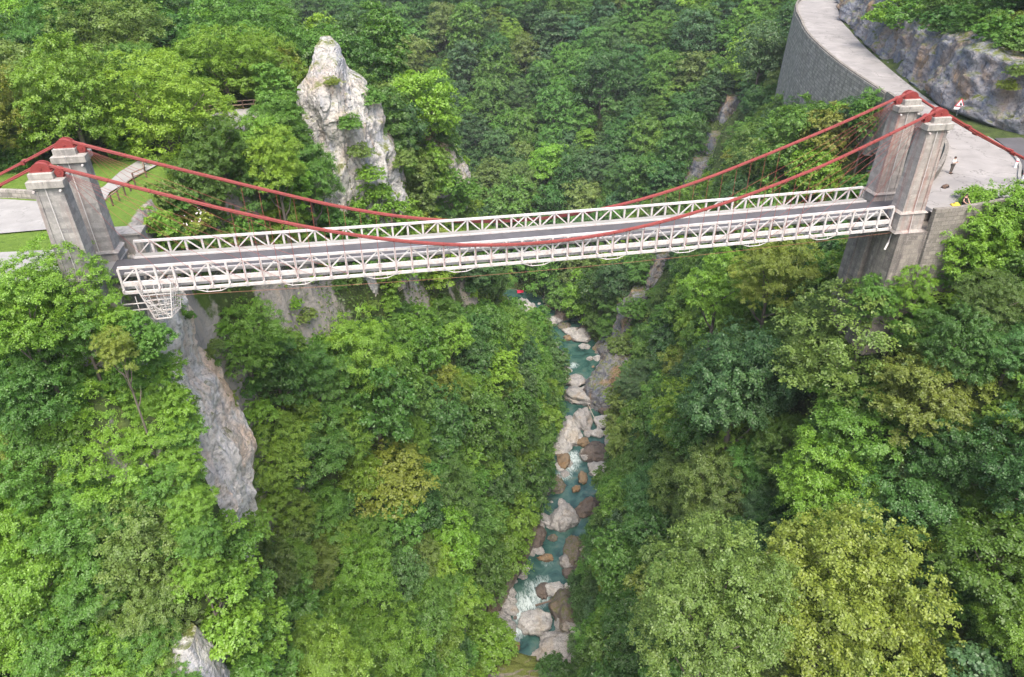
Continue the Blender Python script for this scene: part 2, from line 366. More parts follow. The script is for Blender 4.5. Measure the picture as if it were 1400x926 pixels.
ROAD_R = spline([(36.5,-2.9),(41,-2.3),(46.5,-.6),(50.6,4.2),(55.2,10.5),(58.6,23.6),(63.8,40.6),(71.9,63.2),(78.5,79),(84.7,92.8),(98.5,115.9),(110,122.5),(124,127)], 10)
ROAD_C = (ROAD_L+ROAD_R)/2; ROAD_HW = np.linalg.norm(ROAD_L-ROAD_R, axis=1)/2
ROAD_Z = -1.1
def seg_near(poly, X, Y):
    D, I, S = near(poly, X, Y); best = D.copy(); sg = S.copy()
    for o_ in (-1, 0):
        j = np.clip(I+o_, 0, len(poly)-2); a = poly[j]; b_ = poly[j+1]; ab = b_-a; L2 = (ab**2).sum(1)
        u = np.clip(((X-a[:, 0])*ab[:, 0]+(Y-a[:, 1])*ab[:, 1])/L2, 0, 1); dd = np.hypot(X-a[:, 0]-u*ab[:, 0], Y-a[:, 1]-u*ab[:, 1]); cr = np.sign(ab[:, 0]*(Y-a[:, 1])-ab[:, 1]*(X-a[:, 0]))
        m_ = dd <= best; best = np.where(m_, dd, best); sg = np.where(m_, cr, sg)
    return best, I, sg
def road_t(X, Y):
    dl, il, sl_ = seg_near(ROAD_L, X, Y); dr, ir, sr = seg_near(ROAD_R, X, Y)
    tl = dl*sl_; tr_ = -dr*sr; out = np.maximum(tl, tr_); sgn = np.where(tl > tr_, 1, -1)
    both = (tl > 0) & (tr_ > 0); sgn = np.where(both, np.where(dl < dr, 1, -1), sgn); out = np.where(both, np.minimum(dl, dr), out)
    for P0, P1 in (((ROAD_L[0]+ROAD_R[0])/2, (ROAD_L[6]+ROAD_R[6])/2), ((ROAD_L[-1]+ROAD_R[-1])/2, (ROAD_L[-5]+ROAD_R[-5])/2)):
        e = (P0-P1)/np.linalg.norm(P0-P1); ah = (X-P0[0])*e[0]+(Y-P0[1])*e[1]; m_ = (ah > 0) & (np.hypot(X-P0[0], Y-P0[1]) < np.hypot(X-60, Y-40)*50)
        out = np.where(m_ & (np.minimum(dl, dr) > 0) & ((tl <= 0) & (tr_ <= 0) | (np.hypot(X-P0[0], Y-P0[1]) < ah*1.6)), np.maximum(out, np.minimum(dl, dr)), out)
    return out, np.where(sgn > 0, il, ir), sgn
def cliff_h(y): return np.interp(y, [0,8,30,45,60,90,115,130],[9.5,9.5,7.4,6.4,6,4.6,4.4,4.4])
# lower-left thicket below the towers: photo x, y, crown radius, tone; the hillside rises under it
LL = [(35,500,52,'bright'),(112,540,60,'bright'),(195,515,38,'mid'),(215,590,42,'bright'),(60,610,62,'mid'),(150,628,58,'bright'),(225,660,42,'mid'),(30,700,56,'bright'),(112,705,60,'mid'),(195,740,60,'olive'),(246,735,26,'mid'),(50,790,62,'bright'),(135,800,56,'mid'),(205,825,46,'olive'),(25,880,60,'bright'),(95,880,58,'mid'),(170,900,54,'bright'),(222,890,30,'olive'),(185,558,28,'bright'),(148,522,32,'mid'),(205,600,24,'bright'),(95,520,36,'bright'),(150,440,30,'bright'),(60,478,38,'mid'),(128,490,34,'bright'),(180,440,22,'mid'),(15,470,34,'bright'),(10,600,46,'yellow'),(190,470,26,'mid'),(245,800,24,'bright'),(205,870,36,'mid'),(245,925,30,'mid'),(110,450,40,'mid'),(60,560,44,'bright'),(175,690,40,'mid'),(245,620,22,'bright'),(225,545,28,'bright'),(238,590,30,'mid'),(250,640,28,'bright'),(262,690,28,'bright'),(268,735,28,'mid'),(272,780,30,'bright'),(212,455,20,'mid'),(222,500,22,'bright'),(236,545,24,'bright'),(248,585,22,'mid'),(252,705,24,'bright'),(255,670,20,'bright')]
def ll_depth(y): return 57 if y > 480 else 53
LL_BASE = []
for x_, y_, r_, tn_ in LL:
    P_ = CAM+ray(x_, y_)*ll_depth(y_); R0 = r_*ll_depth(y_)/FPX; LL_BASE.append((P_[0], P_[1], P_[2]-1.25*R0-1.1, 4.2 if x_ < 170 else 60.))
def terrain_z(X, Y, fine=True):
    # height of the ground: river banks, plateau, road bench
    X = np.asarray(X, float).ravel(); Y = np.asarray(Y, float).ravel()
    wx = n2(X, Y, 22, 1, 2)*2.2*np.clip((np.abs(X)+np.abs(Y-60))/60, 0, 1); wy = n2(X, Y, 22, 2, 2)*2.2
    d, i, sg = near(RIV, X+wx*.4, Y+wy*.4); s = RS[i]
    z = np.where(sg > 0, side_z(LEFT, s, d), side_z(RIGHT, s, d))
    bw = np.interp(s, [0, s_at(20), s_at(60), s_at(80), BEND], [8.5, 8.5, 7.2, 7.4, 7.]); z = np.where(d < bw+4, np.minimum(z, -99.6+np.clip(d-bw+1.2, 0, 1.6)*1.2+np.clip(d-bw-.4, 0, 4)*1.5), z)
    amp = np.clip((d-7)/14, 0, 1)
    flat = np.clip((z+4)/3, 0, 1)*(sg > 0)*(Y < 52)
    z = z+n2(X, Y, 16, 3, 4)*2.6*amp*(1-flat)+n2(X, Y, 4, 4, 3)*.5*amp*(1-flat)
    z = np.where((sg > 0) & (Y > 3) & (Y < 46) & (X > -60), np.where(z > -3.2, -1.3+np.minimum(0, (z+3.2)), z), z)
    for bx_, by_, bz_, bk_ in LL_BASE:
        dd = np.hypot(X-bx_, Y-by_); z = np.where((Y < -6) | ((X < -33) & (Y < -2.8)), np.maximum(z, np.minimum(bz_-bk_*np.maximum(dd-1.2, 0)-3*np.maximum(dd-4, 0), -3)), z)
    # approach on the left plateau
    ap = (X < -33.2) & (Y > -3.2) & (Y < 30) & (X > -64); z = np.where(ap, -1.3, z)
    z = np.where((X < -26) & (X > -60) & (Y >= 26) & (Y < 48), np.maximum(z, -1.8-.25*np.maximum(0, X+33)), z)
    z = np.where((X > -36) & (X < -23) & (Y > 31) & (Y < 47), -1.35, z)
    # right bank road bench, uphill cliff and the drop on the river side
    t, ri, rs = road_t(X, Y)
    up = (rs < 0) & (t > 0) & (ri > 18); H = cliff_h(Y)
    t0_ = t; t = t-np.clip((25-Y)/9, 0, 1.15)*10
    zu = np.minimum(2.5*np.maximum(t-1.7, 0), H+.75*np.maximum(t-1.7-H/2.5, 0))+ROAD_Z-.15
    zu = zu+n2(X, Y, 9, 5, 3)*1.2*np.clip(t/6, 0, 1)
    z = np.where(up & (t < 70), np.where(t < 40, zu, zu+(z-zu)*np.clip((t-40)/30, 0, 1)), z)
    t = t0_
    z = np.where((rs < 0) & (t > 0) & (ri <= 18) & (X > 24) & (t < 45), np.minimum(z, ROAD_Z-.4-.9*np.maximum(t-.4, 0)), z)
    wl = np.clip((Y-34)/18, 0, 1)*np.clip((126-Y)/10, 0, 1)
    dn = (rs > 0) & (t > -1.1) & (t < 30); z = np.where(dn, np.minimum(z, ROAD_Z-1.8-wl*np.interp(Y, [34, 45, 60, 75, 90, 104, 120], [2, 4, 7, 11, 14.5, 16, 13])-1.1*(t+1.1)), z)
    wz = ROAD_Z-1.8-wl*np.interp(Y, [34, 45, 60, 75, 90, 104, 120], [2, 4, 7, 11, 14.5, 16, 13])-1.1*(t+1.1); z = np.where(dn & (wl > .3) & (t < 14), np.maximum(z, wz-1-.5*np.maximum(t, 0)), z)
    z = np.where((t < -1.1) | ((t < .35) & (rs < 0)), ROAD_Z-.25, z)
    return z
def ZR(y): return np.interp(y, [-60, 33, 40, 72, 78, 101, 107, 200], [-97.9, -97.9, -97.2, -97.2, -96.4, -96.4, -95.6, -95.6])
GX = np.arange(-190, 231, 1.25); GY = np.concatenate([np.arange(-100, 175, 1.25), np.arange(175, 520, 3.)])
XX, YY = np.meshgrid(GX, GY); ZZ = terrain_z(XX, YY).reshape(XX.shape)
# light blur to soften creases away from the road
def blur(A): 
    B = A.copy(); B[1:-1, 1:-1] = (A[1:-1, 1:-1]*4+A[:-2, 1:-1]+A[2:, 1:-1]+A[1:-1, :-2]+A[1:-1, 2:])/8; return B
rdist = road_t(XX.ravel(), YY.ravel()); keep = (rdist[0] < 4).reshape(XX.shape) | ((XX < -31) & (XX > -62) & (YY > -5) & (YY < 46))
for _ in range(2): ZZ = np.where(keep, ZZ, blur(ZZ))
def tz(x, y):
    """bilinear terrain height"""
    x = np.atleast_1d(np.asarray(x, float)); y = np.atleast_1d(np.asarray(y, float))
    i = np.clip(np.searchsorted(GX, x)-1, 0, len(GX)-2); j = np.clip(np.searchsorted(GY, y)-1, 0, len(GY)-2)
    u = np.clip((x-GX[i])/(GX[i+1]-GX[i]), 0, 1); v = np.clip((y-GY[j])/(GY[j+1]-GY[j]), 0, 1)
    return (ZZ[j, i]*(1-u)+ZZ[j, i+1]*u)*(1-v)+(ZZ[j+1, i]*(1-u)+ZZ[j+1, i+1]*u)*v
nx, ny = len(GX), len(GY); idx = np.arange(nx*ny).reshape(ny, nx)
TV = np.stack([XX.ravel(), YY.ravel(), ZZ.ravel()], 1); TF = np.stack([idx[:-1, :-1].ravel(), idx[:-1, 1:].ravel(), idx[1:, 1:].ravel(), idx[1:, :-1].ravel()], 1)
gme = np_mesh('terrain', TV, TF, True)
gyy, gxx = np.gradient(ZZ, GY, GX); SLOPE = np.hypot(gxx, gyy)
dR = near(RIV, XX.ravel(), YY.ravel())[0].reshape(XX.shape)
rockv = np.clip((SLOPE-2.6)/1.5, 0, 1)*np.clip((n2(XX.ravel(), YY.ravel(), 7, 9, 3).reshape(XX.shape)+.35)*2, 0, 1)
rockv = np.maximum(rockv, np.clip((np.where(YY > 120, 9.5, 13)-dR)/3, 0, 1))
f_attr(gme, 'rock', rockv.ravel())
lawn = ((XX > -62) & (XX < -32) & (YY > -4) & (YY < 30)).astype(float); lawn = blur(lawn); f_attr(gme, 'lawn', lawn.ravel())
mg, t, b = mat('hillside_ground'); p = world_pos(t)
g = ramp(t, noise(t, .7, 6, p, .7), [(.3, (.035, .05, .016)), (.5, (.05, .075, .02)), (.62, (.075, .105, .024)), (.75, (.10, .085, .05))])
g = mix(t, attr(t, 'lawn').outputs['Fac'], g, ramp(t, noise(t, 1.2, 6, p, .7), [(.3, (.085, .15, .02)), (.7, (.13, .21, .03))]))
rk = ramp(t, noise(t, 1.2, 6, world_pos(t, (.6, .6, .2)), .7, .4), [(.3, (.13, .125, .12)), (.5, (.3, .28, .26)), (.7, (.36, .31, .25))])
setc(t, b, mix(t, ramp(t, mathn(t, 'ADD', attr(t, 'rock').outputs['Fac'], mathn(t, 'MULTIPLY', mathn(t, 'SUBTRACT', noise(t, .9, 5, p, .7), .5), .8)), [(.42, 0), (.62, 1)]), g, rk))
b.inputs['Roughness'].default_value = .95; bump(t, b, noise(t, 1.6, 8, p, .7), .9, .4)
tag(link('terrain', gme, mg), kind='structure')
# ground beyond, out to the horizon
bv = MB(); hz = 2600
bv.poly([(-hz,-hz,-110),(hz,-hz,-110),(hz,hz,-110),(-hz,hz,-110)], [(0,1,2,3)])
tag(bv.build('valley_ground', mg), kind='structure')

# ------------------------------------------------------------------ cliffs: lofted rock bodies
CLIFF_GEO = []
def loft_rock(name, sections, material, n=170, mz=120, amp=(.9, .5, .16), seed=0, lean=None, kind='structure', label=None, cat=None):
    zs = np.array([s[0] for s in sections], float)
    rings = []
    for s in sections:
        c = spline(list(s[1])+[s[1][0]], 24)[:-1]; L = np.r_[0, np.cumsum(np.linalg.norm(np.diff(np.vstack([c, c[:1]]), axis=0), axis=1))]
        u = np.linspace(0, L[-1], n, endpoint=False); cc = np.vstack([c, c[:1]])
        rings.append(np.stack([np.interp(u, L, cc[:, 0]), np.interp(u, L, cc[:, 1])], 1))
    rings = np.array(rings); zz = np.linspace(zs[0], zs[-1], mz); k = np.clip(np.searchsorted(zs, zz)-1, 0, len(zs)-2); u = ((zz-zs[k])/(zs[k+1]-zs[k]))[:, None, None]; u = u*u*(3-2*u)*.5+u*.5
    P = np.concatenate([rings[k]*(1-u)+rings[k+1]*u, np.broadcast_to(zz[:, None, None], (mz, n, 1))], 2)
    tu = np.roll(P, -1, 1)-np.roll(P, 1, 1); tv = np.gradient(P, axis=0); N = np.cross(tu, tv); N /= np.linalg.norm(N, axis=2, keepdims=True)+1e-9
    c0 = P.mean(1, keepdims=True)
    if ((P-c0)*N).sum() < 0: N = -N
    Q = P*np.array([1, 1, .35]); 
    d = amp[0]*fbm(P/6.5, 3, seed)+amp[1]*ridged(Q/2.6, 3, seed+5)+amp[2]*fbm(P/.8, 3, seed+9)
    stp = np.round(fbm(Q/3.1, 2, seed+20)*2.2)/2.2; d = d+amp[1]*.8*stp
    rad_ = np.linalg.norm((P-c0)[..., :2], axis=2).mean(1); d = d*np.clip(rad_/4.2, .25, 1)[:, None]
    P = P+N*d[..., None]
    ii = np.arange(mz*n).reshape(mz, n); F = np.stack([ii[:-1].ravel(), np.roll(ii, -1, 1)[:-1].ravel(), np.roll(ii, -1, 1)[1:].ravel(), ii[1:].ravel()], 1)
    V = P.reshape(-1, 3); top = V[-n:].mean(0); V = np.vstack([V, top]); ti = len(V)-1
    cap = np.stack([ii[-1], np.roll(ii[-1], -1), np.full(n, ti), np.full(n, ti)], 1)
    me = bpy.data.meshes.new(name); me.from_pydata(V.tolist(), [], F.tolist()+[tuple(q[:3]) for q in cap.tolist()]); me.update()
    me.polygons.foreach_set('use_smooth', [False]*len(me.polygons))
    o = link(name, me, material); tag(o, label, cat, kind=kind); CLIFF_GEO.append(me); return o
# promontory under the left end of the deck
loft_rock('cliff', [(-60,[(-48.6,2),(-44.6,-2),(-39.6,-3.4),(-35.1,0),(-32.6,6),(-32.6,16),(-42.6,18)]),
 (-44,[(-48.6,2),(-44.6,-3),(-39.6,-5),(-34.6,-2),(-32.2,5),(-32.6,16),(-42.6,17)]),
 (-35,[(-45.6,0),(-42.6,-4.2),(-38.2,-5.6),(-33.6,-4),(-31.2,3),(-31.6,15),(-40.6,15)]),
 (-29,[(-44.6,0),(-41.1,-4.2),(-36.8,-5.6),(-32.4,-4.2),(-30.5,2),(-30.8,15),(-39.6,15)]),
 (-22,[(-44.6,0),(-40.2,-3.8),(-36,-4.8),(-33.1,-3.6),(-31.7,2),(-32.1,15),(-38.6,15)]),
 (-14,[(-43.6,-0.3),(-39,-3.2),(-35.2,-4),(-34.1,-2.9),(-33.1,3),(-33.5,13),(-37.6,13)]),
 (-8,[(-42.9,-0.5),(-38.1,-3),(-34.9,-3.5),(-34.4,-2.4),(-33,3.6),(-33.4,12),(-37.4,12)]),
 (-4,[(-42.9,-1),(-38.1,-2.8),(-34.9,-3.2),(-34.6,-2.2),(-33.2,3.2),(-34.4,11),(-37.9,11)]),
 (-2.7,[(-42.9,-1),(-38.1,-2.6),(-34.9,-2.9),(-35,-1.8),(-34,3),(-35.2,10),(-37.9,10)])], M['rock_prow'], 280, 210, (.75, .6, .16), 3)
# limestone spire on the left rim further up the gorge
def px_ring(pts, Y0): return pts
loft_rock('cliff', [(-52,[(-35.68,40),(-27.98,37.5),(-20.27,40),(-12.57,45),(-5.96,55),(-11.47,62),(-24.68,58),(-34.58,50)]),
 (-32,[(-32.38,42),(-26.88,40),(-20.27,41.4),(-13.67,45),(-8.6,54),(-12.57,60),(-23.57,57),(-31.28,50)]),
 (-20,[(-26.88,44),(-24.01,42.2),(-18.73,42.8),(-13.01,45.6),(-8.82,53),(-11.47,58),(-19.17,56),(-25.23,50)]),
 (-12,[(-24.01,45),(-21.81,43.6),(-17.63,44),(-13.23,46.4),(-9.92,52.6),(-12.13,57),(-18.07,55.6),(-22.47,50)]),
 (-6,[(-22.47,46),(-20.49,44.8),(-17.41,45),(-14.11,47),(-11.91,52),(-13.67,55.5),(-18.51,55),(-21.59,50)]),
 (-1,[(-21.37,46.8),(-19.83,45.7),(-17.63,45.9),(-15.43,47.4),(-14.11,50.6),(-15.43,53.6),(-18.29,53),(-20.71,50)]),
 (2.6,[(-20.16,47.6),(-19.06,46.8),(-17.52,46.9),(-16.09,48),(-15.43,50),(-16.31,51.8),(-18.07,51.4),(-19.61,49.6)]),
 (5.2,[(-18.95,48.2),(-18.29,47.7),(-17.41,47.8),(-16.64,48.5),(-16.31,49.5),(-16.86,50.4),(-17.85,50.2),(-18.73,49.2)]),
 (6.6,[(-18.18,48.7),(-17.85,48.5),(-17.52,48.6),(-17.19,48.9),(-17.08,49.3),(-17.3,49.7),(-17.74,49.6),(-18.07,49.2)])], M['rock_white'], 260, 240, (1.0, .75, .16), 31)
# second shoulder behind the spire
loft_rock('cliff', [(-52,[(-14,64),(-8,63),(-2,66),(1,72),(-1,80),(-8,80),(-16,72)]),(-34,[(-12,63),(-6,62),(-1,65),(2,71),(0,78),(-7,78),(-14,71)]),
 (-22,[(-10,64),(-4.6,62.6),(-.6,65),(2.8,70),(0,76),(-6,76),(-11,70)]),(-14.5,[(-8,66.5),(-4.6,65.6),(-2,67),(-.2,70),(-1.6,73.5),(-5,73.6),(-8,70.5)]),(-11.5,[(-6,68.3),(-4.8,67.8),(-3.6,68.4),(-2.8,70),(-3.4,71.6),(-5,71.6),(-6,70.2)])], M['rock'], 200, 120, (.9, .6, .2), 47)
# rock wall standing in the river on the right bank
loft_rock('cliff', [(-99,[(35.5,93),(39.5,88),(46,88),(52,94),(52,106),(46,110),(41.6,104)]),(-92,[(35.8,94),(39.8,89.6),(46,89.5),(52,95),(52,105),(46,108.6),(41.4,103)]),(-88,[(39.6,96),(42,93),(46,92.5),(51,96),(51,103),(46,106),(43.4,102)]),(-84.5,[(44,98),(45.2,96.6),(47,96),(49.4,97.4),(49.6,100.6),(47,102),(45,100.6)])], M['rock_road'], 160, 80, (.9, .6, .2), 61)
# slabs of rock showing on the right slope
def march(px, py):
    d_ = ray(px, py); tt = np.arange(60, 300, .5); P_ = CAM+d_*tt[:, None]; b_ = P_[:, 2] < tz(P_[:, 0], P_[:, 1]); k_ = int(np.argmax(b_)); return P_[k_]
ROCKPX = ((955,238,5.,71),(998,150,4.,72),(872,415,4.6,73),(905,360,4.2,74),(836,468,4.,75),(975,200,3.6,76))
for (qu, qv, qw, sd_) in ROCKPX:
    qx, qy, _z = march(qu, qv); qx -= .32*qw; qy -= .2*qw
    g0 = float(tz(qx, qy)[0])
    loft_rock('cliff', [(g0-12,[(qx-qw,qy-qw*.8),(qx,qy-qw*1.1),(qx+qw,qy-qw*.6),(qx+qw*1.2,qy+qw),(qx,qy+qw*1.3),(qx-qw*.8,qy+qw)]),(g0-2,[(qx-qw*.8,qy-qw*.7),(qx,qy-qw*.9),(qx+qw,qy-qw*.5),(qx+qw*1.2,qy+qw),(qx,qy+qw*1.2),(qx-qw*.6,qy+qw)]),(g0+1.35*qw,[(qx-.2*qw,qy-qw*.4),(qx+.3*qw,qy-qw*.5),(qx+qw,qy-qw*.2),(qx+qw*1.2,qy+qw),(qx+.4*qw,qy+qw),(qx,qy+qw*.4)])], M['rock_road'], 120, 70, (.8, .6, .2), sd_)
# foot of the promontory at the lower left
loft_rock('cliff', [(-60,[(-38,-9),(-35.5,-12.5),(-32.4,-11),(-31.8,-7),(-34,-3.5),(-38,-4)]),(-46,[(-37.4,-9),(-35.4,-11.4),(-33,-10.4),(-32.2,-7),(-34,-4),(-37.4,-4.5)]),(-38,[(-36.8,-8.6),(-35.4,-10.2),(-33.6,-9.4),(-33,-7),(-34.2,-4.6),(-36.8,-5)]),(-34,[(-36,-8),(-35.4,-8.8),(-34.6,-8.4),(-34.2,-7.2),(-34.8,-6.2),(-35.9,-6.6)])], M['rock'], 150, 90, (.7, .5, .2), 83)
P_ = CAM+ray(258, 905)*57.5; ox, oy, oz = P_
loft_rock('cliff', [(oz-9,[(ox-2,oy-1.5),(ox,oy-2),(ox+1.8,oy-1),(ox+2,oy+2),(ox,oy+3),(ox-2,oy+2)]),(oz-1,[(ox-1.4,oy-1),(ox,oy-1.3),(ox+1.1,oy-.6),(ox+1.3,oy+2),(ox,oy+3),(ox-1.4,oy+2)]),(oz+2,[(ox-.7,oy),(ox,oy-.3),(ox+.6,oy),(ox+.7,oy+1.5),(ox,oy+2),(ox-.7,oy+1.5)])], M['rock_white'], 120, 80, (.7, .5, .2), 85)
# rock face above the road
def road_cliff():
    base = np.vstack([spline([(86,-14),(78,-7),(70,0),(64.5,7.5),(61.4,15)], 8)[:-1], spline([(61.4,15),(60.4,20)]+[tuple(p_) for p_ in ROAD_R[53:56:2]], 6)[:-1], ROAD_R[55:]]); L = np.r_[0, np.cumsum(np.linalg.norm(np.diff(base, axis=0), axis=1))]; ns, nh = 420, 72
    u = np.linspace(0, L[-1], ns); B = np.stack([np.interp(u, L, base[:, 0]), np.interp(u, L, base[:, 1])], 1)
    T = np.gradient(B, axis=0); T /= np.linalg.norm(T, axis=1, keepdims=True); Nn = np.stack([T[:, 1], -T[:, 0]], 1)
    from_h = np.linspace(-.6, 1, nh); H = cliff_h(B[:, 1])*(1+.25*vnoise(np.stack([u/9, u*0, u*0], 1), 4))+.8
    P = np.zeros((nh, ns, 3))
    for i, h in enumerate(from_h):
        hh = np.where(h < 0, h*1.5, h*H); off = .9+.33*np.maximum(hh, 0)+np.where(h > .86, (h-.86)*20, 0)
        P[i, :, :2] = B+Nn*off[:, None]; P[i, :, 2] = ROAD_Z-.1+hh
    N3 = np.concatenate([-Nn*.94, np.full((ns, 1), .33)], 1)[None]
    Q = P@np.array([[.8, .2, .35], [-.1, .9, .3], [-.5, .2, .6]])
    d = 1.5*fbm(P/7, 4, 90)+.55*ridged(Q/3.2, 4, 95)+.85*np.round(fbm(Q/3.4+.4*fbm(P/2, 2, 98)[..., None], 3, 99)*2.5)/2.5+.22*fbm(P/.9, 4, 101)
    d *= np.clip((from_h+.15)*6, .1, 1)[:, None]
    P = P+N3*d[..., None]; ii = np.arange(nh*ns).reshape(nh, ns)
    F = np.stack([ii[:-1, :-1].ravel(), ii[1:, :-1].ravel(), ii[1:, 1:].ravel(), ii[:-1, 1:].ravel()], 1)
    me = np_mesh('cliff', P.reshape(-1, 3), F); tag(link('cliff', me, M['rock_road']), kind='structure'); CLIFF_GEO.append(me)
road_cliff()

# ray casting onto ground and cliffs, used to stand things where the photograph shows them
def all_geo():
    V = [Vector(v) for v in TV.tolist()]; F = TF.tolist()
    for me in CLIFF_GEO:
        o = len(V); V += [v.co.copy() for v in me.vertices]; F += [[i+o for i in p.vertices] for p in me.polygons]
    return BVHTree.FromPolygons(V, F)
BVH = all_geo()
def hit(px, py):
    d = Vector(ray(px, py)).normalized(); r = BVH.ray_cast(Vector(CAM), d)
    return r[0], r[1]
def drop(x, y, z=60):
    r = BVH.ray_cast(Vector((x, y, z)), Vector((0, 0, -1))); return r[0].z if r[0] else float(tz(x, y)[0])

# ------------------------------------------------------------------ water
wx, wf = [], []
RW = RIV[(RIV[:, 1] > -100)]; nw = 26
T = np.gradient(RW, axis=0); T /= np.linalg.norm(T, axis=1, keepdims=True); Nw = np.stack([-T[:, 1], T[:, 0]], 1)
RW2 = np.stack([np.interp(np.linspace(0, len(RW)-1, 900), np.arange(len(RW)), RW[:, k]) for k in (0, 1)], 1); Nw2 = np.stack([np.interp(np.linspace(0, len(RW)-1, 900), np.arange(len(RW)), Nw[:, k]) for k in (0, 1)], 1)
off = np.linspace(-12, 12, nw); WP = RW2[:, None]+Nw2[:, None]*off[None, :, None]
wz = ZR(RW2[:, 1])[:, None]+0*off[None]
foam = np.zeros_like(wz)
def add_foam(px, py, r, k):
    c = on_z(px, py, -97.)[:2]; dd = np.linalg.norm(WP-c, axis=2); np.maximum(foam, k*np.clip(1.25-dd/r, 0, 1), out=foam)
for q in [(722,822,3.2,1),(716,838,2.4,1),(708,858,2,.9),(735,812,3,.75),(700,872,1.6,.8),(742,795,2.4,.45),(776,634,3.,1),(783,626,2.6,1),(772,648,2.2,.8),(748,768,2,.3),(730,442,2.6,.7),(742,447,2,.6),(783,505,1.8,.7),(760,700,1.6,.4),(728,800,2.2,.55),(712,820,2.2,.7)]: add_foam(*q)
WV = np.concatenate([WP, wz[..., None]], 2); WV[..., 2] += .05*fbm(WV/1.5, 3, 7)+foam*.16*fbm(WV/.5, 3, 8)
ii = np.arange(WV.shape[0]*nw).reshape(-1, nw); wme = np_mesh('river_water', WV.reshape(-1, 3), np.stack([ii[:-1, :-1].ravel(), ii[:-1, 1:].ravel(), ii[1:, 1:].ravel(), ii[1:, :-1].ravel()], 1), True)
f_attr(wme, 'foam', foam.ravel())
mw, t, b = mat('river_water'); p = world_pos(t)
dp = ramp(t, noise(t, .3, 5, p, .6, .8), [(.34, (.012, .04, .036)), (.48, (.03, .085, .072)), (.6, (.06, .12, .098)), (.74, (.10, .115, .08))])
mp_ = nd(t, 'ShaderNodeMapping'); mp_.inputs['Rotation'].default_value = (0, 0, math.radians(20)); mp_.inputs['Scale'].default_value = (1.7, .55, 1); t.links.new(p, mp_.inputs[0]); fl_ = mp_.outputs[0]
fm = mathn(t, 'MULTIPLY', attr(t, 'foam').outputs['Fac'], ramp(t, noise(t, 1.3, 7, fl_, .78, 1.2), [(.38, .12), (.62, 1.3)]))
setc(t, b, mix(t, ramp(t, fm, [(.12, 0), (.75, 1)]), dp, (.52, .60, .60)))
t.links.new(ramp(t, fm, [(.1, .09), (.5, .7)]), b.inputs['Roughness']); b.inputs['Specular IOR Level'].default_value = .5
bump(t, b, noise(t, 2.2, 5, p, .6, .6), .35, .12)
tag(link('river_water', wme, mw), kind='structure')

# ------------------------------------------------------------------ roads and paths
def strip(name, A, B, z, material, kind='structure', lift=None):
    n = len(A); V = np.zeros((2*n, 3)); V[:n, :2] = A; V[n:, :2] = B; V[:, 2] = z
    F = [(i, n+i, n+i+1, i+1) for i in range(n-1)]
    me = np_mesh(name, V, F); return tag(link(name, me, material), kind=kind)
ROAD_ob = strip('road', ROAD_L, ROAD_R, ROAD_Z, M['road'])
def poly_sheet(name, pts, z, material, thick=.0):
    mb = MB(); n = len(pts); V = [(x, y, z) for x, y in pts]
    if thick: V += [(x, y, z-thick) for x, y in pts]; F = [tuple(range(n))]+[(i, n+i, n+(i+1) % n, (i+1) % n) for i in range(n)]
    else: F = [tuple(range(n))]
    return tag(mb.poly(V, F).build(name, material), kind='structure')
# paved area beyond the kerb on the right, and the step down by the trees
poly_sheet('pavement', [(50.9,3.6),(55.4,10.2),(57.4,15.8),(60.6,15.5),(61,6),(58,0),(52,-3),(46.8,-2.2),(47.2,-.9)], ROAD_Z+.1, M['deck'], .6)
# left bank
poly_sheet('approach_road', [(-33.0,-2.3),(-33.0,3.6),(-37,4.4),(-44,4.9),(-62,5.6),(-62,-2.3)], -1.15, M['paving'])
poly_sheet('car_park', [(-62,8.7),(-45,8.8),(-40.4,9.0),(-39.4,10.5),(-39,12.6),(-39.6,14.6),(-43.4,15.8),(-48,17.4),(-62,19)], -1.15, M['paving'])
poly_sheet('path', [(-39.2,11.6),(-37.9,14.4),(-38,17.2),(-37.2,19.4),(-36.2,22.2),(-35.2,24.6),(-35.6,26.4),(-37.6,26.2),(-38.6,23),(-39,19),(-40.2,15.6)], -1.145, M['paving'])
# kerb lines on the bend of the right-hand road
kb = MB(); pts = [(x, y, ROAD_Z+.06) for x, y in ROAD_R[14:46]]
for a, c in zip(pts, pts[1:]): kb.bar(a, c, .28, .24)
tag(kb.build('kerb', M['concrete']), 'pale curved kerb stones along the outer edge of the road bend', 'kerb')

# ------------------------------------------------------------------ walls
def wall_strip(name, line, z0, z1, th, material, label, cat, batter=0., zt=None):
    line = np.array(line, float); n = len(line); T = np.gradient(line, axis=0); T /= np.linalg.norm(T, axis=1, keepdims=True); N = np.stack([-T[:, 1], T[:, 0]], 1)
    L = np.r_[0, np.cumsum(np.linalg.norm(np.diff(line, axis=0), axis=1))]; z0 = np.broadcast_to(z0, n); z1 = np.broadcast_to(z1, n)
    V = []; UV = []
    for i in range(n):
        o = line[i]; a = N[i]; bt = batter*(z1[i]-z0[i])
        for (q, z) in ((o+a*bt+a*th, z0[i]), (o+a*th, z1[i]), (o, z1[i]), (o, z0[i])): V.append((*q, z)); 
        UV += [(L[i], z0[i]), (L[i], z1[i]), (L[i], z1[i]+th), (L[i]+.1, z0[i])]
    F = []
    for i in range(n-1):
        for k in range(3): F.append((4*i+k, 4*i+4+k, 4*i+5+k, 4*i+1+k))
    F += [(0, 1, 2, 3), (4*n-1, 4*n-2, 4*n-3, 4*n-4)]
    me = bpy.data.meshes.new(name); me.from_pydata(V, [], F)
    bm = bmesh.new(); bm.from_mesh(me); bmesh.ops.recalc_face_normals(bm, faces=bm.faces); bm.to_mesh(me); bm.free()
    set_uv(me, UV); o = link(name, me, material); return tag(o, label, cat)
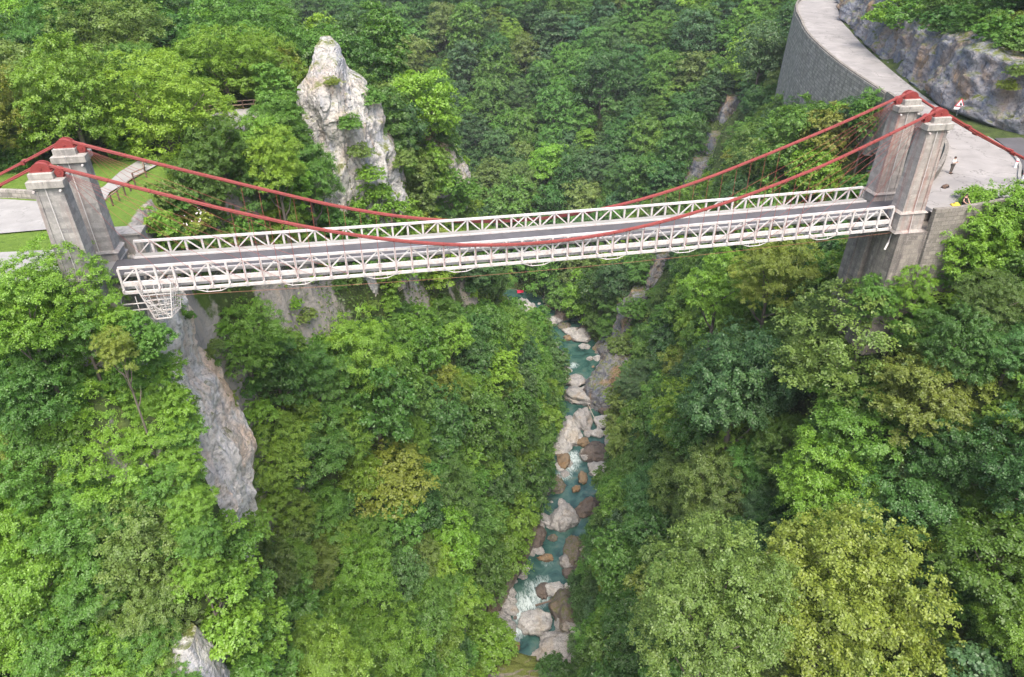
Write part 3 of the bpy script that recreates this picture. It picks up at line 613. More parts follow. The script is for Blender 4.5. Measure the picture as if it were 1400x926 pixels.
rl = ROAD_L[50:112]; ylow = np.interp(rl[:, 1], [30, 45, 60, 80, 92, 104, 116, 126], [-9, -11, -15, -20, -24, -25, -22, -16])
rw = wall_strip('retaining_wall', rl+np.array([0, 0]), ylow, np.full(len(rl), ROAD_Z-.02), .55, M['wall_stone'], 'tall curved grey stone retaining wall holding up the far road bend', 'retaining wall', .035)
cp = wall_strip('coping', rl, ROAD_Z-.02, np.interp(rl[:, 1], [36, 60, 85, 95, 130], [ROAD_Z+.12, ROAD_Z+.15, ROAD_Z+.25, ROAD_Z+.55, ROAD_Z+.6]), .42, M['parapet_stone'], None, None); cp.parent = rw; cp['label'] = 'pale stone coping along the road edge'
wall_strip('parapet_wall', ROAD_L[2:51], -9, np.interp(np.arange(49), [0, 14, 30, 48], [ROAD_Z+1.0, ROAD_Z+1.0, ROAD_Z+.7, ROAD_Z+.35]), .4, M['parapet_stone'], 'curved grey stone parapet behind the far right tower at the inner road bend', 'parapet wall')
fw_ = spline([(35.3,-3.1),(37.5,-3.05),(40.3,-2.7),(43.2,-2.1),(46.2,-1.5)], 6)
wall_strip('parapet_wall', fw_[::-1], -9, np.full(len(fw_), ROAD_Z+1.05), .45, M['parapet_stone'], 'rubble stone parapet wall running from the near right tower into the trees', 'parapet wall', .04)
lw = spline([(-62,20.6),(-49,18.2),(-44.6,16.9),(-42.6,16.3)], 8)
wall_strip('low_wall', lw, -1.6, np.full(len(lw), -.5), .4, M['wall_stone'], 'low dark stone wall along the back of the pale parking area', 'low wall')
mb = MB().box((-34.9,5.2,-2.6),(-32.3,6.6,-.62)); mb.box((-35.05,5.05,-.62),(-32.2,6.75,-.45))
tag(mb.build('abutment_block', M['cap_stone']), 'square pale stone block with flat cap beside the far left tower', 'stone block')

# ------------------------------------------------------------------ the bridge
PANEL, W2 = 1.28, 2.38
XN = [-32+PANEL*i for i in range(51)]
def camber(x): return -.25*(1-(x/32)**2)
CXT = np.array([0, 4, 8.5, 10.4, 15.2, 16.5, 19, 21.7, 24, 26.9, 28.5, 31.9, 34.05]); CZT = np.array([-.55, -.42, .2, .45, 1.65, 1.95, 2.65, 3.6, 4.35, 5.55, 6.2, 7.65, 8.5])
pc = np.polyfit(np.r_[CXT, -CXT], np.r_[CZT, CZT], 6)
def cable_z(x): return float(np.polyval(pc, x))
br = thing('suspension_bridge', 'long red and white suspension bridge with stone towers spanning the gorge', 'bridge', (0, 0, -1.1))
BZ = -1.1
def part(mb, name, m, parent=br, smooth=False, label=None):
    mb.v = [(x, y, z-BZ) for x, y, z in mb.v]
    o = mb.build(name, m, parent, smooth)
    if label: o['label'] = label
    return o
XS = XN
def along(mb, y, z, w, h):
    for a, c in zip(XS, XS[1:]): mb.bar((a, y, z+camber(a)), (c, y, z+camber(c)), w, h)
    return mb
# roadway
mb = MB()
for a, c in zip(XS, XS[1:]):
    mb.poly([(a,-1.42,-1.06+camber(a)),(c,-1.42,-1.06+camber(c)),(c,1.42,-1.06+camber(c)),(a,1.42,-1.06+camber(a)),(a,-1.42,-1.3+camber(a)),(c,-1.42,-1.3+camber(c)),(c,1.42,-1.3+camber(c)),(a,1.42,-1.3+camber(a))], [(0,1,2,3),(0,4,5,1),(3,2,6,7),(4,7,6,5)])
mb.box((-33.3,-1.42,-1.3),(-32,1.42,-1.06)); mb.box((32,-1.42,-1.3),(36.9,1.42,-1.08))
part(mb, 'roadway', M['deck'])
for sy in (-1, 1):
    mb = MB()
    for a, c in zip(XS, XS[1:]): mb.bar((a, sy*1.75, -1.02+camber(a)), (c, sy*1.75, -1.02+camber(c)), .62, .2) if sy > 0 else mb.bar((a, sy*1.55, -1.02+camber(a)), (c, sy*1.55, -1.02+camber(c)), .22, .2)
    part(mb, 'kerb_walk', M['concrete'])
    part(along(MB(), sy*1.36, -.97, .1, .14), 'kerb_rail', M['white'])
    part(along(MB(), sy*2.56, -2.0, .16, .22), 'edge_girder', M['white']); part(along(MB(), sy*2.0, -1.75, .14, .4), 'stringer', M['white'])
    tr = part(along(MB(), sy*W2, .0, .2, .17), 'railing_truss', M['white'], label='near white lattice railing truss' if sy < 0 else 'far white lattice railing truss')
    part(along(MB(), sy*W2, -1.36, .16, .36), 'bottom_chord', M['white'], tr)
    for i, x in enumerate(XN):
        z = camber(x); lo = -2.12 if sy < 0 else -2.12
        q = MB().bar((x, sy*(W2+.06), z-.08), (x, sy*(W2+.1), z+lo), .16, .13, (0, 1, 0)); q.box((x-.14, sy*(W2+.02)-.12, z+lo-.1), (x+.14, sy*(W2+.02)+.12, z+lo+.12))
        part(q, 'post', M['white_post'], tr); 
        if i < 50:
            a, c = (XN[i], XN[i+1])
            pa, pb = ((a, -1.2), (c, -.12)) if i % 2 == 0 else ((a, -.12), (c, -1.2))
            y = sy*(W2-.02)
            q = MB().bar((pa[0]+(.12 if pa[1] > -1 else .05), y, pa[1]+camber(pa[0])), (pb[0]-(.12 if pb[1] > -1 else .05), y, pb[1]+camber(pb[0])), .09, .1, (0, 1, 0))
            if i in (24, 25): q.bar((pa[0]+.06, y-.02*sy, -1.32-pa[1]+camber(pa[0])), (pb[0]-.06, y-.02*sy, -1.32-pb[1]+camber(pb[0])), .08, .08, (0, 1, 0))
            part(q, 'diagonal_brace', M['white'], tr)
for x in XN: part(MB().bar((x, -2.75, -1.86+camber(x)), (x, 2.75, -1.86+camber(x)), .12, .24), 'floor_beam', M['white_post'])
for i in range(5, 50, 5):                                              # sagging under-braces every fifth panel
    x = XN[i]; z = camber(x)-2.12; q = MB()
    for sy in (-1, 1):
        q.tube([(x-1.25, sy*2.56, z), (x-.5, sy*2.56, z-.28), (x+.5, sy*2.56, z-.28), (x+1.25, sy*2.56, z)], .04, 5)
        for dx in (-.5, .5): q.bar((x+dx, sy*2.56, z-.28), (x+dx, sy*2.56, z), .05)
    q.bar((x-.5, -2.56, z-.27), (x-.5, 2.56, z-.27), .05)
    part(q, 'under_brace', M['white'])
# wind bracing and wooden planking under the deck
q = MB()
for i in range(0, 50, 2):
    a, c = XN[i], XN[i+2]; q.bar((a, -2.1, -2.05+camber(a)), (c, 2.1, -2.05+camber(c)), .07); q.bar((a, 2.1, -2.05+camber(a)), (c, -2.1, -2.05+camber(c)), .07)
part(q, 'wind_bracing', M['white_post'])
q = MB().tube([(x, -2.7, -2.35-.75*math.cos(x/32*math.pi/2)) for x in np.linspace(-31, 32.5, 40)], .016, 5)
part(q, 'guy_cable', M['rust'])
# towers
TW = [(-34.5,-2.3,7.55,'tower_stone','left tower nearer the camera'), (-34.35,2.25,7.75,'tower_stone','left tower on the far side'), (33.5,-2.25,7.7,'tower_stone_r','right tower nearer the camera'), (33.9,2.25,7.95,'tower_stone_r','right tower on the far side')]
SADDLE = []
for x, y, zt, mk, lab in TW:
    sgn = 1 if x < 0 else -1                                            # towards the span
    q = MB(); q.frustum((x, y), (1.06, .74), (.9, .6), -.25, zt-.95)
    q.frustum((x, y), (1.24, .9), (1.2, .86), -2.0, -.42); q.frustum((x, y), (1.36, 1.0), (1.18, .84), -.42, -.25); q.frustum((x, y), (1.42, 1.08), (1.28, .94), -2.2, -2.0)
    for sx in (-1, 1):
        q.frustum((x+sx*.92, y), (.16, .8), (.12, .66), -.24, zt-.96, (x+sx*.8, y))
    tw = part(q, 'tower', M[mk], label=lab)
    q = MB(); q.frustum((x, y), (.92, .62), (1.16, .84), zt-.95, zt-.83); q.box((x-1.18, y-.86, zt-.83), (x+1.18, y+.86, zt-.38)); q.frustum((x, y), (1.18, .86), (1.06, .76), zt-.38, zt-.32)
    q.box((x-.78-.2*sgn, y-.6, zt-.32), (x+.78-.2*sgn, y+.6, zt+.1)); q.frustum((x-.2*sgn, y), (.78, .6), (.7, .52), zt+.1, zt+.16)
    cap = part(q, 'cap', M['cap_stone'], tw)
    # saddle casting: fan shaped red plates with a roller between
    q = MB(); c = (x-.15*sgn, zt+.17)
    prof = [(c[0]-.62, c[1]), (c[0]+.62, c[1])]+[(c[0]+.62*math.cos(a), c[1]+.1+.5*math.sin(a)) for a in np.linspace(0, math.pi, 9)]
    for yy in (y-.34, y+.26): q.prism(prof, yy, yy+.08)
    q.tube([(c[0]+.5*math.cos(a), y, c[1]+.06+.44*math.sin(a)) for a in np.linspace(.1, math.pi-.1, 10)], .12, 8, .1)
    q.tube([(c[0], y-.4, c[1]+.22), (c[0], y+.4, c[1]+.22)], .1, 8); q.box((c[0]-.7, y-.42, c[1]-.02), (c[0]+.7, y+.42, c[1]+.04))
    part(q, 'saddle', M['red'], tw)
    q = MB(); wx_ = x+sgn*.9
    q.tube([(wx_, y-.24, zt+.02), (wx_, y+.24, zt+.02)], .3, 12); q.tube([(wx_, y-.3, zt+.02), (wx_, y+.3, zt+.02)], .11, 8); q.box((wx_-.25, y-.2, zt-.36), (wx_+.2, y+.2, zt-.2))
    part(q, 'cable_roller', M['red'], tw)
    q = MB().tube([(x-.1, y-.97, zt-.3), (x-.1, y-.74, zt-1.), (x-.02, y-.87, -.3), (x-.02, y-1.1, -2.2), (x, y-1.1, -6)], .03, 5)
    part(q, 'lightning_rod', M['white'], tw)
    q = MB()
    for dx in (-.85, .85):
        for dy in (-1, 1): q.tube([(x+dx, y+dy*.76, zt-1.04), (x+dx, y+dy*.93, zt-1.04)], .08, 6)
    part(q, 'anchor_stud', M['white'], tw)
    SADDLE.append((x, y, c[1]+.56))
# masonry piers
q = MB(); q.frustum((35.1, -2.25), (2.7, 1.3), (2.5, 1.15), -15, -2.2); q.frustum((35.2, 2.25), (2.6, 1.3), (2.4, 1.15), -15, -2.2); q.frustum((35.5, 0), (2.5, 1.2), (2.35, 1.2), -15, -1.4)
for y in (-2.25, -.75, .75, 2.25): q.frustum((32.75, y), (.3, .3), (.16, .24), -15, -2.3, (32.9, y))
part(q, 'pier', M['pier_stone'], label='masonry pier under the right pair of towers')
q = MB(); q.frustum((-35.2, 0), (2.9, 3.5), (2.7, 3.35), -8, -2.2); q.box((-37.4, -1.4, -2.2), (-33.2, 1.4, -1.35))
part(q, 'pier', M['tower_stone'], label='masonry pier under the left pair of towers')
q = MB().tube([(32.4, -2.6, -2.1), (32.3, -2.6, -3.4), (31.9, -2.9, -3.9)], .09, 6); part(q, 'drain_pipe', M['white'])
q = MB()
for sy in (-1, 1):
    for dx in (0, .45, .9): q.bar((32.1-dx*.05, sy*(2.15), -1.0), (32.1-.05*dx, sy*2.15, -.02), .07)
part(q, 'end_post', M['white'])
# cables
for k, sy in ((0, -1), (1, 1)):
    L_, R_ = SADDLE[k], SADDLE[2+k]; y0 = sy*2.72
    xs = np.linspace(L_[0]+.4, R_[0]-.4, 90)
    def cyz(x):
        u = min(1, max(0, (abs(x)-24)/10)); return (L_[1] if x < 0 else R_[1])*u+y0*(1-u)
    fixl, fixr = L_[2]-.12-cable_z(L_[0]), R_[2]-.12-cable_z(R_[0])
    def czz(x): 
        f = fixl if x < 0 else fixr; return cable_z(x)-(.32*max(0, 1-(x/20)**2) if sy > 0 else 0)+f*min(1, max(0, (abs(x)-20)/14))**2
    q = MB()
    for dy, dz in ((-.065, .05), (.065, .05), (-.065, -.05), (.065, -.05), (0, -.1), (0, .1)): q.tube([(x, cyz(x)+dy, czz(x)+dz) for x in xs], .05, 6)
    for x in XN[1:-1:1]: q.tube([(x-.07, cyz(x), czz(x)), (x+.07, cyz(x), czz(x))], .13, 8, .16)
    mc = part(q, 'main_cable', M['red'], label='near red suspension cable bundle' if sy < 0 else 'far red suspension cable bundle')
    for i, x in enumerate(XN):
        if i in (24, 25, 26) or abs(x) > 24 : continue
        if czz(x) < camber(x)-.1: zt_ = czz(x)
        else: zt_ = czz(x)
        part(MB().tube([(x+.01, cyz(x), zt_), (x+.01, sy*2.66, camber(x)-2.0)], .017, 5), 'hanger', M['red_dark'], mc)
    for (sx, S, yy) in ((-1, L_, L_[1]), (1, R_, R_[1])):
        end = (-51, yy-.1, 1.9) if sx < 0 else (50.0, yy, 1.05)
        for dy, dz in ((-.13, 0), (.13, 0), (0, .1)):
            pts = [(S[0]+(end[0]-S[0])*u, yy+dy*(1+.5*u), S[2]-.1+(end[2]-S[2])*u-.5*math.sin(math.pi*u)*.5+dz*(1-u)) for u in np.linspace(0.01, 1, 14)]
            if dy == -.13: q = MB()
            q.tube(pts, .065, 6)
        for u in (.2, .5, .8):
            pz = S[2]-.1+(end[2]-S[2])*u-.25*math.sin(math.pi*u); px_ = S[0]+(end[0]-S[0])*u; q.box((px_-.1, yy-.3, pz-.12), (px_+.1, yy+.3, pz+.16))
        part(q, 'backstay', M['red'])
        for j in range(1, 7):
            i = j*2+1 if sx < 0 else 49-j*2; x = XN[i]
            part(MB().tube([(S[0]-sx*.9, yy, S[2]-.75), ((S[0]+x)/2, (yy+sy*2.62)/2, (S[2]-.75-1.2)/2-.05*j), (x, sy*2.62, -1.7+camber(x))], .0125, 5), 'stay_cable', M['red_dark'])
# anchor blocks at the ends of the backstays
q = MB().box((-53,-3.4,-2),(-50.6,3.4,2.4)); tag(q.build('anchor_block', M['cap_stone']), 'stone anchor block holding the left ends of the red cables', 'anchor block')
# inspection cage slung below the left end
g = thing('inspection_cage', 'white steel lattice inspection cage slung below the left end of the deck', 'inspection cage', (-30, -2.7, -2.2))
def gpart(q, name): q.v = [(x+30, y+2.7, z+2.2) for x, y, z in q.v]; return q.build(name, M['white'], g)
q = MB()
P0 = [(-30.9,-3.1,-1.2),(-28.4,-3.1,-1.2),(-28.0,-2.0,-1.3),(-30.9,-2.0,-1.3)]; P1 = [(-30.2,-3.1,-4.2),(-29.0,-3.1,-4.15),(-28.5,-2.1,-3.9),(-30.2,-2.1,-4.2)]
for i in range(4):
    q.bar(P0[i], P1[i], .09); q.bar(P1[i], P1[(i+1) % 4], .09)
gpart(q, 'frame')
q = MB()
def lerp(a, b, u): return tuple(np.array(a)*(1-u)+np.array(b)*u)
for i in range(4):
    a, b_, c, d = P0[i], P0[(i+1) % 4], P1[i], P1[(i+1) % 4]
    for u in (.3, .45, .6, .75, .88): q.bar(lerp(a, c, u), lerp(b_, d, u), .045)
    for u in (.25, .5, .75): q.bar(lerp(a, b_, u), lerp(c, d, u), .045)
    q.bar(lerp(a, c, .4), d, .05)
gpart(q, 'lattice')
q = MB()
for z in (-2.75, -3.3): q.bar((-34.2,-2.9,z-.1), (-30.2,-3.0,z), .07)
for x in (-33.4,-32.3,-31.2): q.bar((x,-2.95,-3.5), (x,-2.95,-2.2), .06)
q.bar((-33.4,-2.95,-3.4),(-31,-2.95,-4.3),.06)
gpart(q, 'walkway_rail')

# ------------------------------------------------------------------ fences, terrace
def fence(name, label, line, z, h, gap, rails):
    f = thing(name, label, 'fence', (line[0][0], line[0][1], z)); o = Vector((line[0][0], line[0][1], z))
    def fp(q, nm, m): q.v = [(a-o.x, b_-o.y, c-o.z) for a, b_, c in q.v]; q.build(nm, m, f)
    P = [Vector((*a, z)) for a in line]
    for a, c in zip(P, P[1:]):
        n = max(1, round((c-a).length/gap))
        for k in range(n+(1 if c == P[-1] else 0)):
            e = a+(c-a)*k/n; fp(MB().box((e.x-.06, e.y-.06, z-.2), (e.x+.06, e.y+.06, z+h)), 'post', M['wood'])
        for r in rails:
            fp(MB().bar(a+Vector((0, 0, r)), c+Vector((0, 0, r)), .07, .1), 'rail', M['rail'])
    return f
fence('wooden_fence', 'short brown post and rail fence on the grass beside the left towers', [(-37.1,12.6),(-36.4,16.4),(-36.0,18.6)], -1.3, 1.05, 1.3, (1.0,))
fence('wooden_fence', 'brown post and rail fence at the end of the footpath', [(-36.4,19.8),(-35.6,21.2),(-36.3,23.6)], -1.3, 1.05, 1.1, (1.0, .6))
TZ = -1.3
tp = [(-33.4,42.6),(-30.4,44.6),(-27.4,44.9),(-25.2,42.6),(-28.4,32.6),(-32.6,33.4)]
ter = MB(); n = len(tp); ter.poly([(x, y, TZ+.25) for x, y in tp]+[(x, y, TZ-3.5) for x, y in tp], [tuple(range(n))]+[(i, n+i, n+(i+1) % n, (i+1) % n) for i in range(n)])
tag(ter.build('viewing_terrace', M['paving']), 'pale paved viewing terrace among the trees behind the left towers', 'terrace')
fence('terrace_railing', 'thin brown railing around the back and side of the paved viewing terrace', [(-33.2,42.4),(-30.3,44.3),(-27.5,44.6),(-25.5,42.5),(-28.5,33)], TZ+.25, 1.15, 1.6, (1.1, .6))

# ------------------------------------------------------------------ sign, bollards, clutter
sx, sy_, _ = on_z(1317, 153, ROAD_Z); sg = thing('warning_sign', 'red bordered triangular warning sign with white plate at the foot of the road cliff', 'road sign', (sx-2.15, sy_-1.5, ROAD_Z), math.radians(-36)); sg.scale = (.72, .72, .8)
def spart(q, nm, m): return q.build(nm, m, sg)
spart(MB().tube([(0, .05, 0), (0, .05, 2.5)], .04, 8), 'pole', M['galv'])
tri = [(-.75, 1.45), (.75, 1.45), (0, 2.75)]; tri2 = [(-.54, 1.57), (.54, 1.57), (0, 2.5)]
sb = spart(MB().prism(tri, -.02, .02), 'triangle_board', M['sign_red']); spart(MB().prism(tri2, -.028, -.021), 'white_face', M['sign_white']).parent = sb
q = MB().prism([(-.02, 1.62), (.34, 1.62), (.2, 1.95), (.1, 2.02), (.05, 2.2), (-.03, 2.0)], -.036, -.029); ob = spart(q, 'rock_symbol', M['sign_black']); ob.parent = sb
spart(MB().box((-.75, -.02, .98), (.75, .02, 1.36)), 'plate', M['sign_white'])
for i, (px, py, lb) in enumerate([(1388,228,'short white bollard on the kerb beside the blue-grey rock'), (1398,246,'white bollard at the right edge beyond the dark pavement')]):
    a = on_z(px, py, ROAD_Z+.1); bo = thing('bollard', lb, 'bollard', tuple(a), group='white bollards by the bend'); MB().tube([(0,0,-.1),(0,0,.75),(0,0,.82)], [.13,.13,.07], 10).build('post', M['sign_white'], bo); MB().tube([(0,0,.55),(0,0,.66)], .137, 10).build('band', M['sign_red'], bo)
a = on_z(1292, 256.5, ROAD_Z); bag = thing('backpack', 'small dark reddish bag lying on the road beside the parapet', 'bag', tuple(a), .4)
q = MB(); q.frustum((0,0),(.42,.2),(.3,.14),0,.26); q.build('bag_body', M['wood'], bag, True); MB().tube([(-.2,-.15,.2),(-.1,-.3,.12),(.15,-.3,.1),(.25,-.15,.2)], .03, 5).build('strap', M['black_cloth'], bag)
a = np.array([37.6,-2.9,ROAD_Z+1.05]); yb = thing('yellow_bundle', 'small yellow cloth bundle resting on the parapet beside the near right tower', 'bundle', tuple(a))
q = MB(); q.frustum((0,0),(.4,.22),(.3,.16),0,.12); q.frustum((.1,0),(.24,.15),(.1,.07),.12,.24); q.build('folded_cloth', M['yellow'], yb, True)
h_, _n = hit(711, 404); 
if h_ is None: h_ = Vector((25, 160, -92))
sh = thing('beach_shade', 'small bright red cloth shade set up on the rocks at the far river bend', 'shade', tuple(h_))
q = MB(); q.poly([(-1.1,-.7,1.3),(1.2,-.7,1.15),(1.3,.8,1.5),(-.9,.8,1.7),(0,0,2.0)], [(0,1,4),(1,2,4),(2,3,4),(3,0,4)]); q.poly([(-1.1,-.7,1.26),(1.2,-.7,1.11),(1.3,.8,1.46),(-.9,.8,1.66),(0,0,1.96)], [(1,0,4),(2,1,4),(3,2,4),(0,3,4)]); q.build('cloth', M['magenta'], sh)
for px_, py_, hh in ((-1.1,-.7,1.3),(1.2,-.7,1.15),(1.3,.8,1.5),(-.9,.8,1.7)): MB().tube([(px_,py_,-.6),(px_,py_,hh)], .04, 5).build('pole', M['galv'], sh)

# ------------------------------------------------------------------ people
def skin_body(name, verts, edges, radii, material, parent, sub=1):
    me = bpy.data.meshes.new(name); me.from_pydata(verts, edges, []); o = link(name, me, None, parent)
    md = o.modifiers.new('skin', 'SKIN'); md.use_smooth_shade = True
    for v, r in zip(me.skin_vertices[0].data, radii): v.radius = (r, r)
    me.skin_vertices[0].data[0].use_root = True
    s = o.modifiers.new('sub', 'SUBSURF'); s.levels = s.render_levels = sub
    dg = bpy.context.evaluated_depsgraph_get(); m2 = bpy.data.meshes.new_from_object(o.evaluated_get(dg)); o.modifiers.clear(); o.data = m2
    m2.materials.clear(); m2.materials.append(material); return o
def person(label, loc, rz, shirt, trousers, hold=False):
    p_ = thing('person', label, 'person', loc, rz)
    # body faces -y
    J = [(0,0,.98),(0,.02,1.12),(0,.03,1.3),(0,.02,1.44),(0,0,1.52),(0,-.02,1.6),(0,-.03,1.7),
         (.1,0,.92),(.12,-.03,.5),(.13,0,.1),(.14,-.12,.04), (-.1,0,.92),(-.11,.0,.5),(-.12,.03,.1),(-.13,-.1,.04)]
    E_ = [(0,1),(1,2),(2,3),(3,4),(4,5),(5,6),(0,7),(7,8),(8,9),(9,10),(0,11),(11,12),(12,13),(13,14)]
    R_ = [.145,.135,.15,.12,.06,.085,.095,.1,.07,.05,.04,.1,.07,.05,.04]
    if hold: arms = [[(.18,.02,1.42),(.25,-.02,1.16),(.1,-.26,1.22),(.04,-.32,1.27)], [(-.18,.02,1.42),(-.25,-.02,1.16),(-.1,-.26,1.22),(-.04,-.32,1.27)]]
    else: arms = [[(.18,.02,1.42),(.3,-.1,1.18),(.2,-.34,1.02),(.16,-.42,1.0)], [(-.18,.02,1.42),(-.3,-.1,1.18),(-.2,-.34,1.02),(-.16,-.42,1.0)]]
    for A in arms:
        k = len(J); J += A; E_ += [(3,k),(k,k+1),(k+1,k+2),(k+2,k+3)]; R_ += [.07,.05,.038,.035]
    for s_ in (-1, 1):                                                   # hand: palm with fingers
        wv = arms[0 if s_ > 0 else 1][3]; base = [i for i, j in enumerate(J) if j == wv][0]
        for f_ in range(4):
            k = len(J); J += [(wv[0]+s_*(.03-.02*f_), wv[1]-.06, wv[2]+.01), (wv[0]+s_*(.03-.02*f_)-s_*.005, wv[1]-.11+.01*abs(f_-1), wv[2]-.01)]; E_ += [(base,k),(k,k+1)]; R_ += [.011,.009]
        k = len(J); J += [(wv[0]-s_*.05, wv[1]-.03, wv[2]+.02)]; E_ += [(base,k)]; R_ += [.012]
    skin_body('body', J, E_, R_, M['skin'], p_, 2)
    T_ = [(0,0,1.0),(0,.02,1.12),(0,.03,1.3),(0,.02,1.43),(.19,.02,1.42),(.26,-.02,1.2),(-.19,.02,1.42),(-.26,-.02,1.2)]
    skin_body('shirt', T_, [(0,1),(1,2),(2,3),(3,4),(4,5),(3,6),(6,7)], [.175,.165,.175,.135,.088,.07,.088,.07], shirt, p_, 2)
    skin_body('trousers', [J[0], J[7], J[8], J[9], J[11], J[12], J[13]], [(0,1),(1,2),(2,3),(0,4),(4,5),(5,6)], [.16,.12,.09,.07,.12,.09,.07], trousers, p_, 2)
    q = MB(); q.poly([], [])
    bm = bmesh.new(); bmesh.ops.create_uvsphere(bm, u_segments=14, v_segments=10, radius=.108)
    for v in bm.verts: v.co.y *= 1.12; v.co.z *= 1.05
    bmesh.ops.delete(bm, geom=[v for v in bm.verts if v.co.z < -.01 and v.co.y < .02 or v.co.z < -.07], context='VERTS')
    hm = bpy.data.meshes.new('hair'); bm.to_mesh(hm); bm.free(); ho = link('hair', hm, M['hair'], p_); ho.location = (0, -.012, 1.685)
    q = MB()
    for s_ in (-1, 1): q.frustum((s_*.135, -.07), (.05, .14), (.045, .1), 0, .09)
    q.build('shoes', M['shoe'], p_)
    q = MB(); q.frustum((0, -.135), (.016, .02), (.01, .008), 1.63, 1.67); q.build('nose', M['skin'], p_)
    return p_
a = on_z(1299, 237.5, ROAD_Z); person('person in a white shirt and dark trousers standing on the road, hands raised together', tuple(a), math.radians(25), M['white_cloth'], M['grey_cloth'], True)
ph = thing('mobile_phone', 'tiny dark phone held in the hands of the person in white', 'phone', (a[0]+.14, a[1]-.29, ROAD_Z+1.29), math.radians(25)); MB().box((-.04,-.01,-.08),(.04,.01,.08)).build('case', M['phone'], ph)
a = on_z(1291.5, 288, ROAD_Z); person('person in black with dark hair leaning over the stone parapet beside the near right tower', (39.0, -2.32, ROAD_Z), math.radians(12), M['black_cloth'], M['black_cloth'])

# ------------------------------------------------------------------ boulders
bpalette = dict(p='boulder', w='boulder_white', b='boulder_brown', o='boulder_ochre', m='boulder_moss', g='rock_wet')
def boulder_mesh(seed, sx, sy, sz, name='boulder'):
    r = np.random.default_rng(seed); bm = bmesh.new(); bmesh.ops.create_icosphere(bm, subdivisions=5, radius=1)
    V = np.array([v.co[:] for v in bm.verts]); P = V.copy()
    for k in range(11):                                                # planar cuts give facets
        n_ = r.normal(size=3); n_ /= np.linalg.norm(n_); c = .62+.3*r.random(); d = P@n_-c; P = P-np.outer(np.maximum(d, 0)*.86, n_)
    P = P*(1+.2*fbm(P*1.2+seed, 3, seed))[:, None]+V*(.1*ridged(P*2.4+seed, 4, seed+3))[:, None]+V*(.09*np.round(fbm(P*1.7+seed, 2, seed+8)*3)/3)[:, None]+V*(.03*fbm(P*9, 2, seed+6))[:, None]
    P = P*np.array([sx, sy, sz])
    for v, c in zip(bm.verts, P): v.co = c
    me = bpy.data.meshes.new(name); bm.to_mesh(me); bm.free(); me.polygons.foreach_set('use_smooth', [True]*len(me.polygons)); return me
def boulder(px, py, w_, h_, kind, label, rot=0, name='boulder', cat='boulder', seed=None, lift=.1, group=None):
    c = on_z(px, py, -97); zz = float(ZR(c[1])); c = on_z(px, py+h_*.12, zz); rng_ = np.linalg.norm(c-CAM); k = rng_/FPX
    sx_ = w_*k/2*1.05; fore = (CAM[2]-zz)/rng_                           # ground seen at this steepness
    sz_ = min(h_*k/2, sx_)*.8; sy_ = max(.4, (h_*k/2-sz_*.35)/fore)
    o = link(name, boulder_mesh(seed or int(px*7+py), sx_, sy_, sz_), M[bpalette[kind]]); o.location = (c[0], c[1], zz+sz_*lift)
    vz = np.zeros(len(o.data.vertices)*3, np.float32); o.data.vertices.foreach_get('co', vz); vz = vz.reshape(-1, 3); f_attr(o.data, 'wet', np.clip((.38-sz_*lift-vz[:, 2]+.25*vnoise(vz*1.5, 3))/.22, 0, 1)*.85)
    o.location = (c[0], c[1], zz+sz_*lift); o.rotation_euler = (0, 0, rot-YAW)
    return tag(o, label, cat, group)
